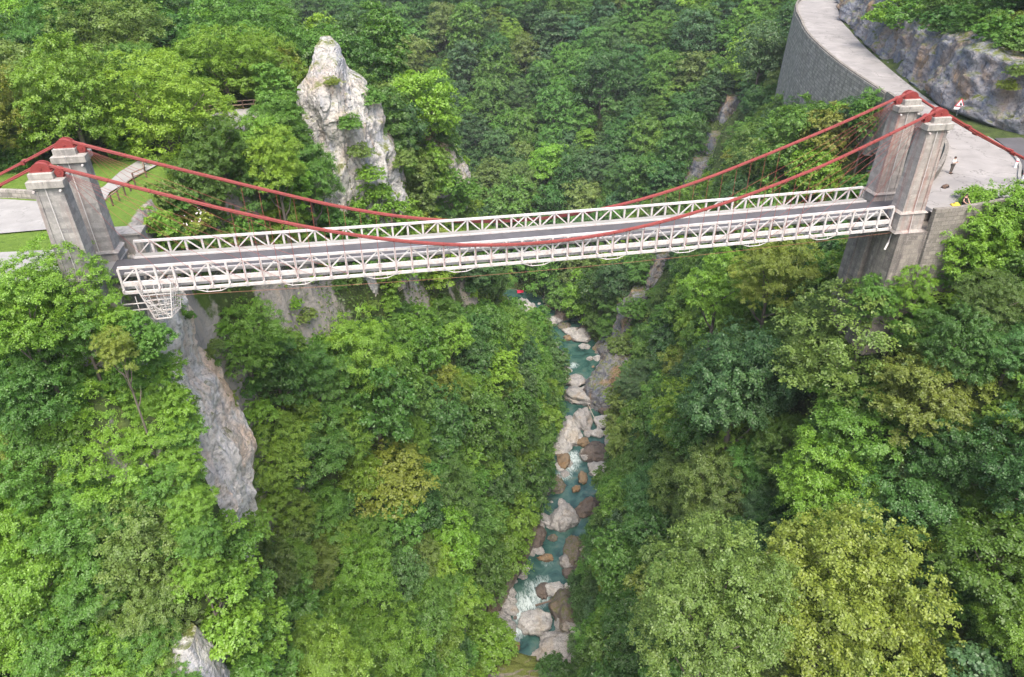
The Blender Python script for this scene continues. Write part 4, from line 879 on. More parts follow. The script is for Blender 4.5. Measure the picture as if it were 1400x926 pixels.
BOULD = [
 (770,708,44,44,'p','large rounded pale grey boulder with pitted top in mid stream'),(805,692,32,34,'b','brownish angular boulder touching the large pale one in mid stream'),
 (731,852,40,38,'w','smooth egg shaped whitish boulder right of the white water'),(686,858,30,46,'p','long tan boulder left of the white water, tilted along the bank'),
 (698,882,25,17,'o','small square ochre rock below the white water'),(700,912,80,40,'m','broad mossy rock at the bottom edge of the river'),(668,906,34,28,'p','grey bank rock left of the broad mossy rock'),
 (768,882,66,44,'p','wide layered grey boulder below the smooth whitish boulder'),(798,899,34,42,'w','pale upright slab right of the wide layered boulder'),
 (784,832,46,62,'g','large dark grey-brown boulder on the right bank'),(760,806,28,24,'w','white rounded stone above the dark grey-brown boulder'),(743,806,16,26,'b','rust brown stone beside the white rounded stone'),
 (746,763,20,12,'o','flat ochre stone awash in mid channel'),(775,765,18,22,'p','grey stone in the cluster at the right water edge'),(780,782,22,22,'b','brown stone in the cluster at the right water edge'),(787,752,24,48,'g','long dark slab along the right bank'),
 (795,782,18,20,'o','tan stone behind the brown cluster on the right bank'),(806,905,20,30,'p','grey stone at the bottom right of the river'),
 (785,519,34,18,'p','grey rock at the lip of the green pool'),(794,541,46,34,'p','big flat pale slab beside the dark pool'),(778,585,32,54,'w','tall sculpted pale rock in the gorge narrows'),(796,571,24,40,'p','fluted grey rock between the slab and the dark pool'),
 (830,577,32,26,'w','whitish rock on the far side of the dark pool'),(818,593,18,13,'w','small white stone beside the dark brown block'),(804,592,13,12,'p','small grey stone left of the small white stone'),(838,600,20,40,'w','pale rock face at the foot of the right bank trees'),
 (815,616,42,36,'b','big dark brown block lying among white rocks'),(817,641,30,24,'w','white rock below the dark brown block'),(797,652,13,24,'o','ochre stone left of the white rock below the brown block'),(788,668,11,12,'o','lowest small ochre stone in the line of stones'),
 (770,628,16,24,'o','tan stone left of the upper white water'),(797,604,16,14,'o','golden stone at the foot of the sculpted rock'),(764,566,14,24,'p','grey stone half hidden under the left bank trees'),(800,620,16,18,'p','grey stone between the sculpted rock and the brown block'),
 (746,457,17,9,'w','white stone at the head of the green pool'),(742,470,12,9,'w','upper left white stone in the green pool'),(753,475,17,12,'w','lower right white stone in the green pool'),(779,453,22,12,'p','pale stone by the far right bank of the green pool'),(778,462,14,10,'o','ochre stone by the far right bank of the green pool'),
 (788,463,13,10,'b','brown stone by the far right bank of the green pool'),(770,445,16,12,'g','dark stone on the far shore shelf'),(716,428,34,36,'p','big jointed grey rock under the red shade'),(738,436,26,22,'b','brown rock on the far shore'),(756,437,22,16,'p','pale rock in the far shore shelf'),(724,444,30,12,'o','low ochre rock at the far waterline'),(745,446,18,9,'o','low tan rock at the far waterline'),
 (690,420,26,26,'p','rock partly hidden by leaves left of the red shade'),(760,655,14,18,'p','grey stone under the left bank branches'),(755,735,12,14,'g','dark stone at the left water edge'),(742,895,24,18,'p','grey stone near the lower bush in the river')]
for q in BOULD: boulder(*q)
rs_ = np.random.default_rng(77); smesh = [boulder_mesh(900+k, 1, 1, .8, 'stone') for k in range(5)]
for m_, k in zip(smesh, ('p', 'w', 'b', 'p', 'o')): m_.materials.append(M[bpalette[k]])
for k in range(120):
    i = rs_.integers(0, len(RIV)-60); c = RIV[i]
    if not 18 < c[1] < 150: continue
    tq = RIV[min(i+1, len(RIV)-1)]-RIV[i]; tq /= np.linalg.norm(tq); sd_ = rs_.choice([-1, 1]); q = c+np.array([-tq[1], tq[0]])*sd_*rs_.uniform(3.2, 6.6)+tq*rs_.uniform(-1.5, 1.5)
    o = link('stone', smesh[rs_.integers(0, 5)]); z_ = rs_.uniform(.35, 1.15); o.location = (q[0], q[1], float(ZR(q[1]))+z_*.15); o.scale = (z_*rs_.uniform(.8, 1.5), z_, z_*rs_.uniform(.6, 1)); o.rotation_euler = (rs_.uniform(-.3, .3), rs_.uniform(-.3, .3), rs_.uniform(0, 6.3))
    tag(o, 'small rounded stone at the water margin among the larger boulders', 'stone', 'small stones along the stream')
bsrc = [boulder_mesh(1300+k, 1, 1, .75, 'bank_boulder') for k in range(7)]
for m_, k in zip(bsrc, 'pwpgwpb'): m_.materials.append(M[bpalette[k]])
for k in range(95):
    i = rs_.integers(0, len(RIV)-60); c = RIV[i]
    if not 16 < c[1] < 152: continue
    tq = RIV[i+1]-RIV[i]; tq /= np.linalg.norm(tq); sd_ = rs_.choice([-1, 1]); dd = rs_.uniform(5.2, 9.2); q = c+np.array([-tq[1], tq[0]])*sd_*dd+tq*rs_.uniform(-2, 2)
    r0 = rs_.uniform(1.0, 2.9)*(1.1 if c[1] > 60 else 1); o = link('bank_boulder', bsrc[rs_.integers(0, 7)]); o.location = (q[0], q[1], float(ZR(q[1]))+r0*.15+max(0, dd-7)*.5); o.scale = (r0*rs_.uniform(.8, 1.5), r0, r0*rs_.uniform(.7, 1.05)); o.rotation_euler = (rs_.uniform(-.25, .25), rs_.uniform(-.25, .25), rs_.uniform(0, 6.3))
    tag(o, 'weathered bank boulder wedged between the stream and the trees', 'boulder', 'bank boulders along the stream')
# long rock ledges on the left bank
c0, c1 = on_z(734, 708, -96.5), on_z(678, 826, -96.5); d = c1-c0; L = np.linalg.norm(d)
o = link('rock_ledge', boulder_mesh(501, L*.56, 2.4, 2.7), M['rock_wet']); o.location = tuple((c0+c1)/2+np.array([-.6, 0, .6])); o.rotation_euler = (.25, 0, math.atan2(d[1], d[0])); tag(o, 'long sloping grey-brown rock ledge along the left bank of the white water', 'rock ledge')
def log(a, b_, r, m, label):
    A = Vector(on_z(*a)); B = Vector(on_z(*b_)); t_ = thing('driftwood_log', label, 'log', tuple(A))
    MB().tube([(0, 0, 0), tuple((B-A)*.5+Vector((0, 0, .06))), tuple(B-A)], [r, r*.8, r*.5], 7).build('stem', m, t_, True)
    MB().tube([tuple((B-A)*.55), tuple((B-A)*.68+Vector((.3, .2, .35)))], [r*.5, r*.25], 5).build('branch_stub', m, t_)
log((732, 828, -96.6), (760, 820, -96.2), .22, M['drift'], 'dark driftwood log lying across the white water')
log((804, 553, -93.5), (817, 582, -94), .1, M['drift_pale'], 'thin bleached pole leaning between the pale rocks of the narrows')

# ------------------------------------------------------------------ trees
def leaves(C, N, size, r, aspect=1.5):
    """diamond leaf quads at centres C facing N"""
    n = len(C); N = N/(np.linalg.norm(N, axis=1, keepdims=True)+1e-9); a = r.normal(size=(n, 3)); a -= (a*N).sum(1, keepdims=True)*N; a /= np.linalg.norm(a, axis=1, keepdims=True)+1e-9; b_ = np.cross(N, a)
    s = size*r.uniform(.65, 1.3, n)[:, None]
    V = np.stack([C-a*s*aspect*.5, C-b_*s*.5-N*s*.1, C+a*s*aspect*.5, C+b_*s*.5-N*s*.1], 1).reshape(-1, 3)
    return V, np.arange(4*n).reshape(n, 4)
def crown_mesh(seed, puffs, per, leaf, flat=.62, shape=(1., 1., 1.05), rag=.22, centre=1.25, bare=0., droop=0., pr=.27):
    """a crown of leafy sprays: each spray is a shallow dome of small leaf quads, with gaps between the sprays"""
    r = np.random.default_rng(seed); C = []; N = []
    g = (1+5**.5)/2; k = np.arange(puffs)+.5; ph = np.arccos(1-1.72*k/puffs); th = 2*np.pi*k/g+r.uniform(0, 6)
    D = np.stack([np.cos(th)*np.sin(ph), np.sin(th)*np.sin(ph), np.cos(ph)], 1); D += r.normal(scale=.12, size=D.shape); D /= np.linalg.norm(D, axis=1, keepdims=True)
    env = 1+rag*fbm(D*1.5+seed, 3, seed)
    rad = env*r.choice([.9, .76, .58], puffs, p=[.52, .32, .16])
    for i in range(puffs):
        if r.random() < bare: continue
        q = pr*r.uniform(.65, 1.3); c = D[i]*rad[i]*np.array(shape); n = int(per*(q/pr)**2*r.uniform(.75, 1.2))
        out = D[i]*np.array([1, 1, .35])+np.array([0, 0, .35]); out /= np.linalg.norm(out)
        # several twigs fan outward from the spray's root; leaves sit along and around them
        nt_ = max(5, int(9*(q/pr))); td = r.normal(size=(nt_, 3))*np.array([1, 1, flat*.8])+out*.55; td /= np.linalg.norm(td, axis=1, keepdims=True)
        w_ = r.integers(0, nt_, n); u = r.uniform(.25, 1.05, n)**.7
        p_ = c+td[w_]*(q*u)[:, None]*np.array([1.2, 1.2, flat])+r.normal(scale=.13*q, size=(n, 3))*np.array([1, 1, .7])
        p_[:, 2] += q*flat*.35*(1-np.linalg.norm((p_-c)[:, :2], axis=1)**2/(q*q*1.44))
        if droop: p_[:, 2] -= droop*q*(u**2)
        C.append(p_); N.append(td[w_]*.5+np.array([0, 0, .95])+r.normal(scale=.38, size=(n, 3)))
    ni = int(puffs*per*.1); d = r.normal(size=(ni, 3)); d /= np.linalg.norm(d, axis=1, keepdims=True)
    C.append(d*(r.uniform(.15, .66, ni)[:, None])*np.array(shape)); N.append(r.normal(size=(ni, 3))+np.array([0, 0, .6]))
    C = np.vstack(C); N = np.vstack(N); C[:, 2] += centre*shape[2]/1.05
    C[:, 2] = np.where(C[:, 2] < .22, .22+.25*(C[:, 2]-.22), C[:, 2])
    V, F = leaves(C, N, leaf, r); me = np_mesh('crown', V, F); me.materials.append(M['leaf']); return me
def trunk_mesh(seed, h=1.5, limbs=6, r0=.055):
    r = random.Random(seed); q = MB(); px_, py_ = r.uniform(-.06, .06), r.uniform(-.06, .06)
    q.tube([(0, 0, -.35), (px_, py_, h*.4), (px_*1.6, py_*.4, h*.66), (px_*.6, py_, h*.86)], [r0*1.3, r0, r0*.7, r0*.25], 7)
    for i in range(limbs):
        a = i*2.4+r.random(); z = h*(.35+.5*i/limbs); l = r.uniform(.45, .75); e = (math.cos(a)*l, math.sin(a)*l, z+r.uniform(.25, .5)); mi = (math.cos(a)*l*.45, math.sin(a)*l*.45, z+.1)
        q.tube([(px_*.8, py_*.8, z), mi, e], [r0*.5, r0*.34, r0*.12], 5)
        a2 = a+r.uniform(.4, .8); q.tube([mi, (mi[0]+math.cos(a2)*.3, mi[1]+math.sin(a2)*.3, mi[2]+.25)], [r0*.26, r0*.1], 4)
    me = q.mesh('trunk', True); me.materials.append(M['bark']); return me
CROWNS = {
 'round': [crown_mesh(101+k, 95, 150, .052, .62, (1, 1, 1.05), rag=.22, pr=.25) for k in range(3)],
 'layered': [crown_mesh(131+k, 95, 150, .050, .34, (1.05, 1.05, 1.12), rag=.32, droop=.22, pr=.29) for k in range(3)],
 'tall': [crown_mesh(161+k, 95, 140, .056, .6, (.82, .82, 1.35), rag=.28, pr=.23) for k in range(2)],
 'loose': [crown_mesh(181+k, 80, 140, .054, .5, (1.0, 1.0, 1.1), rag=.42, bare=.1, pr=.25) for k in range(3)],
 'big': [crown_mesh(201+k, 240, 260, .021, .6, (1.05, 1.05, 1.0), rag=.3, pr=.165) for k in range(3)],
 'shrub': [crown_mesh(221+k, 40, 130, .075, .65, (1.1, 1.1, .72), rag=.34, centre=.62, pr=.32) for k in range(2)],
}
NEARC = {
 'round': [crown_mesh(401+k, 115, 380, .0275, .62, (1, 1, 1.0), rag=.24, pr=.225) for k in range(3)],
 'layered': [crown_mesh(431+k, 120, 370, .0265, .38, (1.05, 1.05, 1.05), rag=.3, droop=.12, pr=.235) for k in range(3)],
 'loose': [crown_mesh(481+k, 95, 360, .0285, .52, (1.0, 1.0, 1.05), rag=.4, bare=.1, pr=.22) for k in range(2)],
}
TRUNKS = [trunk_mesh(300+k) for k in range(3)]
LOW = [M_.copy() for M_ in []]
TREES = []   # dict entries: x,y,z,R,hs,kind,var,rot,tint,region,hero
GREEN = {'bright': (.105, .200, .021), 'mid': (.066, .148, .022), 'deep': (.044, .107, .022), 'blue': (.051, .112, .036), 'olive': (.092, .146, .030), 'yellow': (.130, .172, .026), 'lime': (.132, .215, .022)}
TONE = {'bright': 'bright green', 'mid': 'mid green', 'deep': 'dark green', 'blue': 'bluish green', 'olive': 'olive green', 'yellow': 'yellow-green', 'lime': 'light green'}
def vis_top(px, py, Y=None, z=None): return on_y(px, py, Y) if Y is not None else on_z(px, py, z)
def hero(px, py, Rpx, tone, kind, label, depth=None, base=None, hs=1., name='tree', cat='tree', lift=None):
    """stand a tree whose crown centre is seen at (px,py); depth along view or ground hit"""
    d = ray(px, py)
    if depth is None:
        h, n_ = hit(px, py); P = np.array(h); dep = (P-CAM)@FW; depth = dep-Rpx*dep/FPX*.9
    P = CAM+d*depth; R_ = Rpx*depth/FPX
    x, y = P[0], P[1]; g = drop(x, y); ch = (1.25 if kind != 'shrub' else .62)*R_*hs
    z = P[2]-ch
    if z > g: 
        hs2 = min(1.25, (P[2]-g+.3)/((1.25 if kind != 'shrub' else .62)*R_)); hs = max(hs, hs2 if kind != 'shrub' else hs); z = P[2]-(1.25 if kind != 'shrub' else .62)*R_*hs
    TREES.append(dict(x=x, y=y, z=z, R=R_, hs=hs, kind=kind, tone=tone, label=label, hero=True, name=name, cat=cat, region='' if label else 'left', g=g))
HERO = [
 (1195,408,30,'mid','round','rounded mid green tree covering the foot of the right bridge pier',68,1.),(1240,398,30,'bright','loose','bright open tree against the front of the right bridge pier',67,1.),(1283,372,26,'mid','round','small green tree under the rubble parapet by the right tower',68,1.),
 (226,152,78,'lime','big','round light green tree standing alone between the left towers and the terrace',79,1.),
 (374,220,38,'lime','round','bushy light green tree beside the terrace railing',80,1.),
 (88,392,64,'bright','big','leafy bright green tree in front of the near left tower',53.5,1.),
 (160,478,26,'yellow','loose','small yellow-green sapling among the trees below the left towers',51,1.),
 (30,425,58,'bright','round','bright green tree at the left edge below the pale approach road',50,1.),
 (975,832,100,'olive','big','huge olive tree speckled with pale seed clusters at the bottom right',60,1.),
 (1148,815,112,'yellow','big','large yellow-green tree at the bottom right beside the speckled olive tree',62,1.),
 (1132,665,60,'bright','round','bright green tree standing out in front of the large yellow-green tree',70,1.),
 (1185,475,112,'olive','big','broad olive tree with brown twigs filling the slope below the right towers',74,1.),
 (983,392,46,'bright','loose','light green tree with a thin pale trunk below the right half of the deck',98,1.),
 (1378,318,70,'bright','round','bright green tree at the right edge beside the parapet',66,1.),(1188,158,24,'mid','round','green tree in front of the retaining wall close to the far right tower',103,1.),(1152,166,26,'bright','layered','bright tree rising against the lower edge of the retaining wall',113,1.),(1118,172,24,'mid','loose','open green tree below the tallest part of the retaining wall',122,1.),
 (1325,330,54,'bright','round','leafy green tree just right of the right bridge pier',66,1.),
 (1060,370,46,'yellow','layered','yellowish tree under the deck close to the right pier',88,1.),
 (1010,520,70,'blue','round','bluish green tree on the slope left of the broad olive tree',84,1.),
 (1250,690,75,'deep','layered','dark green tree between the bright green tree and the right edge',66,1.),
 (1375,560,60,'yellow','loose','yellow-tipped tree at the right edge halfway down the slope',64,1.),
 (60,150,70,'olive','round','olive tree at the left edge behind the left towers',78,1.),
 (150,68,84,'olive','big','great olive lime tree towering behind the left towers',98,1.),
 (330,64,80,'mid','big','wide dark crowned tree rising behind the terrace',108,1.),
 (575,330,34,'yellow','round','yellowish bush at the foot of the far rocky shoulder',118,1.),
 (422,240,38,'mid','round','green tree growing at the foot of the white spire',90,1.),
 (528,150,34,'olive','round','olive shrubby tree clinging to the right side of the spire',116,1.),
 (796,912,15,'mid','shrub','small bush growing among the boulders at the bottom of the river',129.5,1.),
 (757,910,17,'deep','shrub','dark green bush at the bottom of the river in front of the layered boulder',130,1.),
 (800,205,18,'bright','tall','pale green pointed tree glowing in the far forest',None,1.),
 (762,425,1,'mid','round','',None,1.) ]
for x_, y_, r_, tn_ in LL: HERO.append((x_, y_, r_, tn_, ('round', 'layered', 'loose')[(x_+y_) % 3] if r_ > 27 else 'shrub', None, ll_depth(y_), 1., ))
for h in HERO:
    if h[2] < 5: continue
    hero(h[0], h[1], h[2], h[3], h[4], h[5], h[6], None, h[7], 'shrub' if h[4] == 'shrub' else 'tree', 'bush' if h[4] == 'shrub' else 'tree')
SHRUBS = [(255,300,26,'yellow','rose bush with pale blossoms on the bank behind the far left tower'),(212,300,26,'bright','leafy green bush between the stone block and the path fence'),(232,272,20,'mid','dark leafed bush just beyond the end of the path fence'),(225,322,24,'bright','low green bush left of the deck end by the stone block'),(290,330,24,'olive','reddish olive bush above the left part of the far railing'),(330,308,26,'mid','rounded green bush above the left part of the far railing'),(225,262,22,'olive','olive bush beside the footpath fence'),
 (478,165,15,'mid','green shrub growing from a crack midway up the spire'),(432,225,20,'mid','rounded shrub against the shaded foot of the spire'),(492,205,15,'olive','olive shrub low on the face of the spire'),(512,262,15,'bright','small bright shrub on the white lower face of the spire'),(505,130,17,'mid','green bush behind the shoulder of the spire'),(455,300,18,'bright','bright bush below the spire touching the far railing'),(455,110,9,'yellow','yellow-green tuft of moss and grass near the top of the spire'),(505,235,16,'bright','bright shrub on a ledge of the spire'),(418,265,16,'mid','shrub at the base of the spire just above the railing'),(545,215,18,'olive','olive shrub on the right edge of the spire'),
 (590,215,22,'olive','grey-olive bush on top of the far rocky shoulder'),(610,245,22,'mid','green bush on the face of the far rocky shoulder'),(575,260,20,'bright','bright bush between the spire and the far shoulder'),
 (262,560,8,'mid','tiny shrub on the white promontory cliff'),(292,470,10,'olive','small olive shrub at the right edge of the white cliff'),(258,430,8,'mid','tuft of grass on the cliff top under the deck end'),
 (1250,20,32,'mid','green bush hanging over the rock face above the road, left of three'),(1215,15,24,'bright','light green bush at the top of the road cliff near the bend'),(1310,25,34,'deep','dark bush above the road cliff, between its neighbours'),(1375,40,34,'mid','leafy bush at the top right above the blue-grey rock'),(1378,115,12,'yellow','yellow-green patch of moss bush on the blue-grey rock'),(1395,95,14,'olive','olive shrub near the right edge of the road cliff'),(1290,10,20,'bright','bright young bush high above the road cliff'),
 (350,560,22,'bright','bright bush at the foot of the white promontory cliff'),(340,720,24,'bright','bright climbing bush right of the lower end of the white cliff'),(310,850,34,'bright','ivy covered bush below the white cliff'),(300,790,30,'bright','bright ivy bush just under the foot of the white cliff'),
 (870,420,18,'mid','shrub on the right slope above the green pool'),(850,470,18,'olive','olive shrub on the rock over the green pool'),(870,505,18,'mid','bush hanging over the dark pool'),(640,255,16,'mid','bush on the right side of the far rocky shoulder')]
for s_ in SHRUBS: hero(s_[0], s_[1], s_[2], s_[3], 'shrub', s_[4], None, None, 1., 'shrub', 'bush')

# ivy and bushes covering the steep strip under the foot of the promontory
for u_, v_, r_, tn_ in ((306,712,18,'bright'),(318,738,22,'mid'),(328,768,24,'bright'),(314,790,22,'bright'),(344,800,26,'mid'),(330,828,24,'bright'),(356,838,26,'bright'),(340,862,24,'mid'),(366,872,26,'bright'),(348,896,26,'bright'),(378,908,26,'mid'),(322,870,24,'bright'),(330,910,24,'mid')):
    hero(u_, v_, r_, tn_, 'shrub', None, None, None, 1., 'shrub', 'bush')
# auto forest
def excluded(x, y, z):
    if -62 < x < -33.4 and -3.4 < y < 26: return True
    if -34 < x < -24.6 and 31.5 < y < 46 : return True
    return False
# sight lines the photograph keeps open: the stream, bare rock, walls and paving (photo x, y, how far the view must reach)
CLEAR = []
for k in range(len(RIV)):
    pu, pv, pd = project((RIV[k, 0], RIV[k, 1], -96))
    if 0 < pd < 262 and RIV[k, 1] > 7: CLEAR += [(pu+o_*989/pd, pv, pd-10) for o_ in ((-4.8, -2.4, 0, 2.4, 4.8) if RIV[k, 1] < 72 else (-2.6, 0, 2.6, 4.4) if RIV[k, 1] < 118 else (-1.2, 1.2))]
CLEAR += [(x, y, 90) for x, y in ((250,405),(262,420),(250,440),(266,450),(252,470),(268,480),(262,500),(285,510),(275,540),(295,555),(280,585),(302,590),(290,620),(318,625),(300,655),(325,660),(300,690),(320,700))]
CLEAR += [(x, y, 60) for x, y in ((195,392),(215,395),(235,400),(210,415),(232,425),(222,430))]
CLEAR += [(x, y, 56) for x, y in ((245,415),(262,440),(258,470),(270,500),(275,540),(292,560),(295,600),(312,620),(310,660),(320,690),(305,720))]
CLEAR += [(x, y, 104) for x, y in ((448,62),(440,95),(460,95),(440,130),(470,130),(450,165),(485,165),(470,200),(490,235),(510,250),(535,235),(500,275),(530,275),(470,290),(450,290),(450,250),(430,160),(520,200),(540,260),(545,285),(495,295),(520,292),(430,300),(445,390),(450,405),(440,430),(455,440),(448,420))]
CLEAR += [(x, y, 150) for x, y in ((1100,50),(1095,80),(1105,110),(1125,75),(1125,95),(1150,95),(1120,15),(1110,0))]
CLEAR += [(x, y, 100) for x, y in ((312,150),(335,155),(340,165),(325,172),(345,148),(305,165))]
CLEAR += [(x, y, 70) for x, y in ((150,245),(185,228),(150,285),(170,300),(30,285),(10,300),(50,300),(40,325),(20,345),(1190,350),(1215,365),(1250,345),(1270,330),(1300,250),(1340,230),(1370,260),(1320,282),(1285,300),(1290,270))]
CLEAR += [(x, y, 110) for x, y in ((1230,110),(1270,130),(1310,120),(1350,150),(1390,150),(1390,200),(1340,100),(1180,60),(1200,90),(1160,25))]
CLEAR += [(x, y, 135) for x, y in ((952,232),(975,215),(948,255),(1000,140))]
CLEAR += [(x, y, 205) for x, y in ((828,510),(845,525),(838,495),(825,530))]
CLEAR += [(1375+a_, 335+b_, 66) for a_, b_ in ((0,0),(-30,0),(20,0),(0,-35),(0,35),(-60,10),(-75,-15))]
CLEAR += [(226+a_, 152+b_, 84) for a_, b_ in ((0,0),(-45,0),(45,0),(0,-50),(0,45),(-35,-40),(35,-40),(-35,40),(35,40))]
for qu, qv, qw, sd_ in ROCKPX:
    pd = (march(qu, qv)-CAM)@FW; CLEAR += [(qu+a_, qv+b_, pd-2) for a_ in (-14, -5, 5, 14) for b_ in (-26, -12, 0, 12, 26)]
CLEAR = np.array(CLEAR)
def blocks(x, y, z, R_):
    pu, pv, pd = project((x, y, z+R_*1.25)); rr = 1.12*R_*FPX/pd
    return bool((((CLEAR[:, 0]-pu)**2+(CLEAR[:, 1]-pv)**2 < (rr*.92)**2) & (CLEAR[:, 2] > pd)).any())
fx, fy = rng.uniform(-150, 200, 90000), rng.uniform(-75, 330, 90000); fz = tz(fx, fy)
rivd, rivi, rivs = near(RIV, fx, fy); rt_, rdi, rds = road_t(fx, fy); pav = np.where(rds < 0, np.clip((25-fy)/9, 0, 1.15)*10, 0)*(rdi > 18)
Pd = np.stack([fx, fy, fz+4], 1)-CAM; dep = Pd@FW; sxp = 700+FPX*(Pd@RT)/np.maximum(dep, 1); syp = 463-FPX*(Pd@UP)/np.maximum(dep, 1)
slope_ = np.interp(fx, GX, np.arange(nx)), np.interp(fy, GY, np.arange(ny)); slp = SLOPE[np.clip(slope_[1].round().astype(int), 0, ny-1), np.clip(slope_[0].round().astype(int), 0, nx-1)]
wgt = np.clip(np.hypot(1, slp)/3.2, .25, 1)
ok = (dep > 26) & (sxp > -260) & (sxp < 1760) & (syp > -140) & (syp < 1220) & (rivd > np.where(fy > 116, 6.8, 9.)) & (rng.random(len(fx)) < wgt)
ok &= ~((rt_ < 1.2)) & ~((rds < 0) & (rt_ < 4.6+pav) & (rdi > 18))
# clear of the span itself, of the camera, and of bare rock
ok &= ~((np.abs(fy) < 5.5) & (fz > -12) & (fx > -36) & (fx < 40))
ok &= np.linalg.norm(np.stack([fx, fy, fz+6], 1)-CAM, axis=1) > 34
ok &= ~((fx > -37) & (fx < -25) & (fy > -13) & (fy < 3))                # the white promontory stays bare
ok &= ~((fx > 34) & (fx < 45) & (fy > 84) & (fy < 103))
ok &= ~((fx > 33) & (fx < 48) & (fy > -3) & (fy < 4))
cell = {}; placed = []
def ck(p): return (int(p[0]//8), int(p[1]//8), int(p[2]//8))
for tr_ in TREES:
    p = (tr_['x'], tr_['y'], tr_['z']+tr_['R']*.9, tr_['R']*(.95 if tr_['label'] else .72)); cell.setdefault(ck(p), []).append(p)
for i in np.nonzero(ok)[0]:
    x, y, z = fx[i], fy[i], fz[i]
    if excluded(x, y, z): continue
    far = dep[i]
    R_ = rng.uniform(2.6, 5.4) if far < 150 else rng.uniform(3.6, 6.2) if far < 215 else rng.uniform(4.4, 7.6)
    if rng.random() < .16: R_ *= .7
    if rds[i] < 0 and rdi[i] > 18 and rt_[i] < 20: R_ = rng.uniform(1.6, 3.0)
    if fx[i] > 28 and rt_[i] < 4 and rds[i] > 0: R_ = rng.uniform(1.6, 2.4)
    if blocks(x, y, z, R_): continue
    q = (x, y, z+R_*.8, R_); k = ck(q); bad = False
    for a in (-1, 0, 1):
        for b_ in (-1, 0, 1):
            for c in (-1, 0, 1):
                for p in cell.get((k[0]+a, k[1]+b_, k[2]+c), ()):
                    if (p[0]-x)**2+(p[1]-y)**2+(p[2]-q[2])**2 < ((p[3]+R_)*.62)**2: bad = True; break
                if bad: break
            if bad: break
        if bad: break
    if bad: continue
    cell.setdefault(k, []).append(q)
    left = rivs[i] > 0 and y < 130
    if rivi[i] > np.argmin(np.abs(RS-s_at(132))) or y > 135: region = 'far'
    elif left: region = 'left'
    else: region = 'right'
    if region == 'far': tone = rng.choice(['mid', 'deep', 'blue', 'olive', 'bright'], p=[.36, .30, .2, .08, .06])
    elif region == 'left': tone = rng.choice(['bright', 'mid', 'olive', 'yellow', 'deep'], p=[.44, .38, .09, .03, .06]) if x < -22 or z < -20 and x < -5 else rng.choice(['bright', 'mid', 'deep', 'blue'], p=[.3, .46, .16, .08])
    else: tone = rng.choice(['mid', 'deep', 'blue', 'olive', 'bright', 'yellow'], p=[.40, .2, .16, .1, .1, .04])
    kind = rng.choice(['round', 'layered', 'tall', 'loose', 'big'], p=[.34, .3, .1, .16, .1]) if R_ > 2.2 else rng.choice(['round', 'shrub', 'loose'], p=[.4, .4, .2])
    TREES.append(dict(x=x, y=y, z=z-.15, R=R_, hs=rng.uniform(.9, 1.35), kind=kind, tone=tone, label=None, hero=False, name='shrub' if kind == 'shrub' else 'tree', cat='bush' if kind == 'shrub' else 'tree', region=region, g=z))
for i in rng.permutation(np.nonzero(ok)[0])[:26000]:
    x, y, z = fx[i], fy[i], fz[i]
    if excluded(x, y, z) or dep[i] > 210: continue
    R_ = rng.uniform(.9, 1.9)
    if blocks(x, y, z, R_): continue
    q = (x, y, z+R_*.4, R_); k = ck(q); bad = False
    for a in (-1, 0, 1):
        for b_ in (-1, 0, 1):
            for c in (-1, 0, 1):
                if any((p[0]-x)**2+(p[1]-y)**2+(p[2]-q[2])**2 < ((p[3]*.8+R_)*.7)**2 for p in cell.get((k[0]+a, k[1]+b_, k[2]+c), ())): bad = True
    if bad: continue
    cell.setdefault(k, []).append(q)
    left = rivs[i] > 0 and y < 130; region = 'far' if y > 135 else 'left' if left else 'right'
    TREES.append(dict(x=x, y=y, z=z-.15, R=R_, hs=rng.uniform(.9, 1.3), kind=rng.choice(['shrub', 'loose'], p=[.75, .25]), tone=rng.choice(['bright', 'mid', 'deep', 'olive', 'yellow'], p=[.3, .34, .16, .14, .06]), label=None, hero=False, name='shrub', cat='bush', region=region, g=z))
# which trees show, and how large: paint crown discs front to back in a small id buffer
def crown_c(t_): return np.array([t_['x'], t_['y'], t_['z']+t_['R']*t_['hs']*(.62 if t_['kind'] == 'shrub' else 1.25)])
BWd, BHt, SCB = 350, 232, .25
buf = np.full((BHt, BWd), -1, int); zb = np.full((BHt, BWd), 1e9)
by, bx = np.mgrid[0:BHt, 0:BWd]
order = sorted(range(len(TREES)), key=lambda i: (crown_c(TREES[i])-CAM)@FW)
# ground depth buffer
for j in range(0, BHt, 2):
    for i in range(0, BWd, 2):
        d_ = Vector(ray(i/SCB, j/SCB)); r_ = BVH.ray_cast(Vector(CAM), d_.normalized())
        if r_[0]: zb[j:j+2, i:i+2] = (np.array(r_[0])-CAM)@FW
for i in order:
    t_ = TREES[i]; c = crown_c(t_); u, v, dpt = project(c)
    if dpt < 5: continue
    rr = t_['R']*FPX/dpt*SCB; u *= SCB; v *= SCB
    x0, x1, y0, y1 = int(max(0, u-rr)), int(min(BWd, u+rr+1)), int(max(0, v-rr)), int(min(BHt, v+rr+1))
    if x0 >= x1 or y0 >= y1: continue
    sub = (slice(y0, y1), slice(x0, x1)); mk = ((bx[sub]-u)**2+(by[sub]-v)**2 < rr*rr) & (buf[sub] < 0) & (zb[sub] > dpt-t_['R']*.8)
    b2 = buf[sub]; b2[mk] = i
cnt = np.bincount(buf[buf >= 0], minlength=len(TREES))
for i, t_ in enumerate(TREES): t_['cnt'] = int(cnt[i]); t_['px'] = project(crown_c(t_))
autos = sorted([i for i, t_ in enumerate(TREES) if not t_['hero']], key=lambda i: -cnt[i])
n_hero_t = sum(t_['hero'] and t_['cat'] == 'tree' for t_ in TREES)
